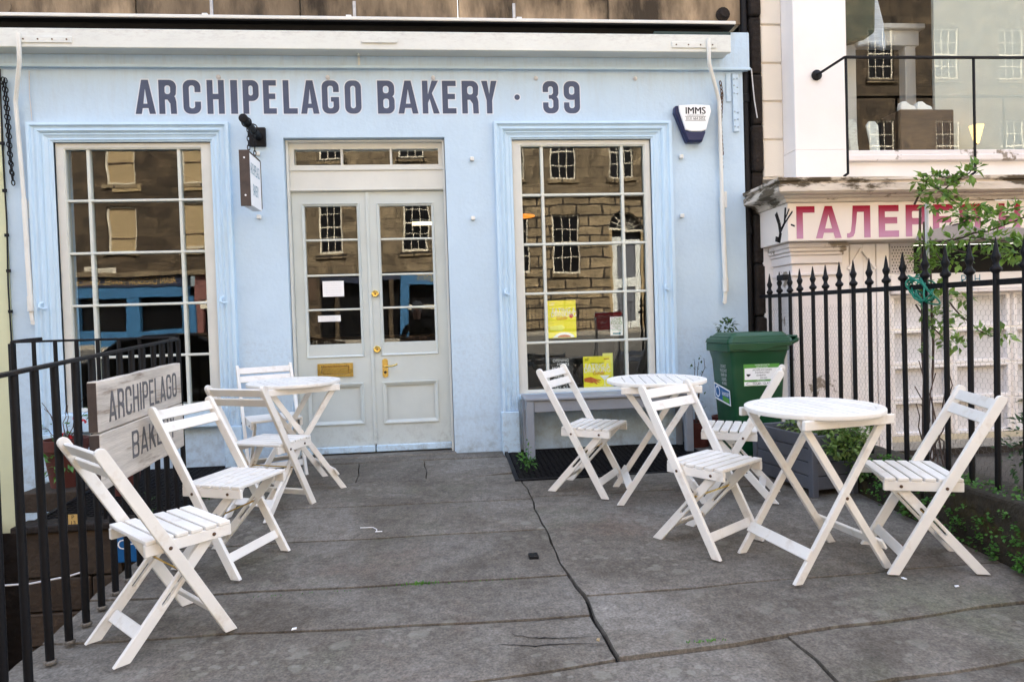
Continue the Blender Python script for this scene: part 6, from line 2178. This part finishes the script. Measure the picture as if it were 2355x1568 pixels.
text('letters', 'BARKER', .24, MAT['ink'], h3, MBACK(-8.9, OY + .085, 2.22), off=.006)
for x in (-9.65, -8.3):
    bx('maroon_pier', MAT['farmaroon'], h3, x, x + .25, OY - .2, OY + .05, .76, 2.448)
bx('street_name', MAT['farwhite'], h3, -13.7, -12.6, OY + .101, OY + .11, 3.62 - .02, 3.80)
text('letters', 'DUNDAS STREET', .12, MAT['ink'], h3, MBACK(-13.15, OY + .115, 3.69))

# iron railings in front of the far houses
fr_ = thing('far_railing', 'black iron railing in front of the houses across the street', 'railing', (3.0, OY + 1.0, .76))
b_ = MB().tube([(0, 0, 0), (0, 0, 1.1)], .016, 6).mesh('bar', MAT['black'])
for i in range(40):
    if not 27 < i < 36:
        obj('bar', b_, fr_, (-1.4 + i * .15, 0, 0))
MB().bar((-1.5, 0, 1.02), (2.6, 0, 1.02), .03, .03).bar((4.0, 0, 1.02), (4.6, 0, 1.02), .03, .03).build('rail', MAT['black'], fr_)

# road works board standing upside down at the kerb, its mirror image shows in the right window
rs = thing('roadworks_sign', 'red roadworks board on a leaning frame, reflected in the right window', 'sign', (3.70, -9.3, -.30))
bx('board', MAT['red'], rs, -.31, .31, -.01, .01, 1.20, 1.60, .006)
MB().prism(rect(-.315, 1.195, .315, 1.605), [rect(-.30, 1.21, .30, 1.59)], .0102, .014, XZ(0)).build('border', MAT['paper'], rs)
for k, s in enumerate(('WAIT HERE', 'UNTIL GREEN', 'LIGHT SHOWS')):
    Mx = Matrix.Translation((0, .0135, 1.29 + .11 * k)) @ Matrix.Rotation(PI, 4, 'Y') @ Matrix.Rotation(PI, 4, 'Z') @ Matrix.Rotation(PI / 2, 4, 'X')
    text('print', s, .10, MAT['paper'], rs, Mx, sx=.75, off=.002)
for s in (-1, 1):
    MB().bar((s * .28, -.02, 1.62), (s * .30, .22, .0), .03, .03).bar((s * .27, -.02, 1.62), (s * .29, -.30, .0), .03, .03).build('leg', MAT['steel'], rs)

# parked black car, seen only as a reflection in the left window
cr_ = thing('parked_car', 'black parked car at the kerb, reflected in the left window', 'car', (-5.6, -9.2, -.33))
prof = [(-2.0, .30), (-2.02, .62), (-1.95, .86), (-1.45, .95), (-.95, 1.36), (-.3, 1.46), (.55, 1.44), (1.15, 1.12), (1.95, .92), (2.08, .70), (2.08, .32)]
MB().prism(prof, [], -.82, .82, lambda a, b, t: Vector((a, t * (1 - .10 * max(0, (b - .9) / .5)), b))).build('body', MAT['carblack'], cr_, .06, 3, smooth=40)
for s in (-1, 1):
    MB().prism([(-1.25, .98), (-.85, 1.30), (-.25, 1.38), (-.25, .98)], [], s * .80, s * .818, lambda a, b, t: Vector((a, t * (1 - .08 * max(0, (b - .9) / .5)), b))).build('side_window', MAT['farglass'], cr_)
    MB().prism([(-.18, .98), (-.18, 1.38), (.5, 1.36), (.98, 1.06), (.98, .98)], [], s * .80, s * .818, lambda a, b, t: Vector((a, t * (1 - .08 * max(0, (b - .9) / .5)), b))).build('side_window', MAT['farglass'], cr_)
    for x in (-1.3, 1.35):
        wh = MB().lathe([(.10, -.10), (.30, -.10), (.32, -.07), (.32, .07), (.30, .10), (.10, .10)], 22, c=(x, s * .74, .32), M=Matrix.Rotation(PI / 2, 4, 'X')).build('wheel', MAT['rubber'], cr_, smooth=40)
        MB().lathe([(.0, -.104), (.18, -.104), (.19, -.10), (.19, .10), (.18, .104), (0, .104)], 16, c=(x, s * .74, .32), M=Matrix.Rotation(PI / 2, 4, 'X')).build('hub', MAT['steel'], wh, smooth=40)
    MB().box(2.0, 2.10, s * .70 - .10, s * .70 + .10, .66, .96).build('tail_light', MAT['carred'], cr_, .02)

# ------------------------------------------------------------------ the photographer, seen only as a reflection in the door panes
pe = thing('person', 'grey haired person in a dark jacket taking the photograph, reflected in the door', 'person', (-.50, -6.22, -.33))
nodes = {'pelvis': ((0, 0, .95), (.16, .11)), 'waist': ((0, .0, 1.10), (.15, .11)), 'chest': ((0, .01, 1.32), (.17, .125)), 'shl': ((0, .0, 1.47), (.12, .09)), 'neck': ((0, .015, 1.56), (.058, .058)), 'h0': ((0, .035, 1.64), (.078, .088)), 'h1': ((0, .03, 1.74), (.082, .10)), 'h2': ((0, .02, 1.80), (.06, .075)),
         'sL': ((-.19, .0, 1.45), (.068, .068)), 'eL': ((-.28, .05, 1.18), (.054, .054)), 'wL': ((-.07, .27, 1.26), (.036, .036)), 'sR': ((.19, .0, 1.45), (.068, .068)), 'eR': ((.28, .05, 1.18), (.054, .054)), 'wR': ((.09, .27, 1.26), (.036, .036)),
         'kL': ((-.10, .02, .50), (.075, .08)), 'aL': ((-.11, .0, .09), (.05, .055)), 'tL': ((-.12, .16, .04), (.045, .035)), 'hipL': ((-.09, .0, .86), (.10, .10)), 'kR': ((.10, .02, .50), (.075, .08)), 'aR': ((.11, .0, .09), (.05, .055)), 'tR': ((.12, .16, .04), (.045, .035)), 'hipR': ((.09, .0, .86), (.10, .10))}
edges = [('pelvis', 'waist'), ('waist', 'chest'), ('chest', 'shl'), ('shl', 'neck'), ('neck', 'h0'), ('h0', 'h1'), ('h1', 'h2'), ('shl', 'sL'), ('sL', 'eL'), ('eL', 'wL'), ('shl', 'sR'), ('sR', 'eR'), ('eR', 'wR'), ('pelvis', 'hipL'), ('hipL', 'kL'), ('kL', 'aL'), ('aL', 'tL'), ('pelvis', 'hipR'), ('hipR', 'kR'), ('kR', 'aR'), ('aR', 'tR')]


def skinned(name, nodes, edges, mats, parent, root, matsel=None, sub=2):
    ks = list(nodes)
    me = bpy.data.meshes.new(name)
    me.from_pydata([nodes[k][0] for k in ks], [(ks.index(a), ks.index(b)) for a, b in edges], [])
    o = obj(name, me, parent)
    md = o.modifiers.new('skin', 'SKIN')
    md.use_smooth_shade = True
    if not me.skin_vertices:
        bpy.context.view_layer.objects.active = o
    sv = me.skin_vertices[0].data if me.skin_vertices else None
    if sv:
        for i, k in enumerate(ks):
            sv[i].radius = nodes[k][1]
            sv[i].use_root = (k == root)
    ss = o.modifiers.new('sub', 'SUBSURF')
    ss.levels = ss.render_levels = sub
    dg = bpy.context.evaluated_depsgraph_get()
    m2 = bpy.data.meshes.new_from_object(o.evaluated_get(dg))
    o.modifiers.clear()
    o.data = m2
    m2.materials.clear()
    for m in mats:
        m2.materials.append(m)
    if matsel:
        for p in m2.polygons:
            p.material_index = matsel(p.center)
    m2.polygons.foreach_set('use_smooth', [True] * len(m2.polygons))
    return o


body = skinned('body', nodes, edges, [MAT['jacket'], MAT['skin']], pe, 'pelvis', lambda c: 1 if c.z > 1.575 or (c.y > .235 and c.z > 1.1) else 0)
hr = MB().lathe([(.0, .115), (.045, .108), (.08, .08), (.097, .03), (.098, -.03), (.085, -.07)], 16, c=(0, .0, 1.755)).build('hair', MAT['hair'], pe, smooth=60)
hr.scale = (1, 1.08, 1)
fc = MB()
for s in (-1, 1):
    fc.lathe([(.0, .008), (.010, .004), (.010, -.004), (0, -.008)], 8, c=(s * .032, .125, 1.72))
fc.build('eyes', MAT['ink'], pe)
MB().add([(-.012, .125, 1.70), (.012, .125, 1.70), (0, .125, 1.735), (0, .155, 1.695)], [(0, 1, 3), (1, 2, 3), (2, 0, 3)]).build('nose', MAT['skin'], pe)
for s in (-1, 1):
    for k in range(5):
        a = Vector((s * .06, .275, 1.262 - .014 * k))
        l_ = (.055, .07, .075, .07, .055)[k]
        MB().tube([a, a + Vector((-s * .012, l_ * .55, .004)), a + Vector((-s * .030, l_ * .8, .006))], [.009, .008, .007], 6).build('finger', MAT['skin'], pe, smooth=50)
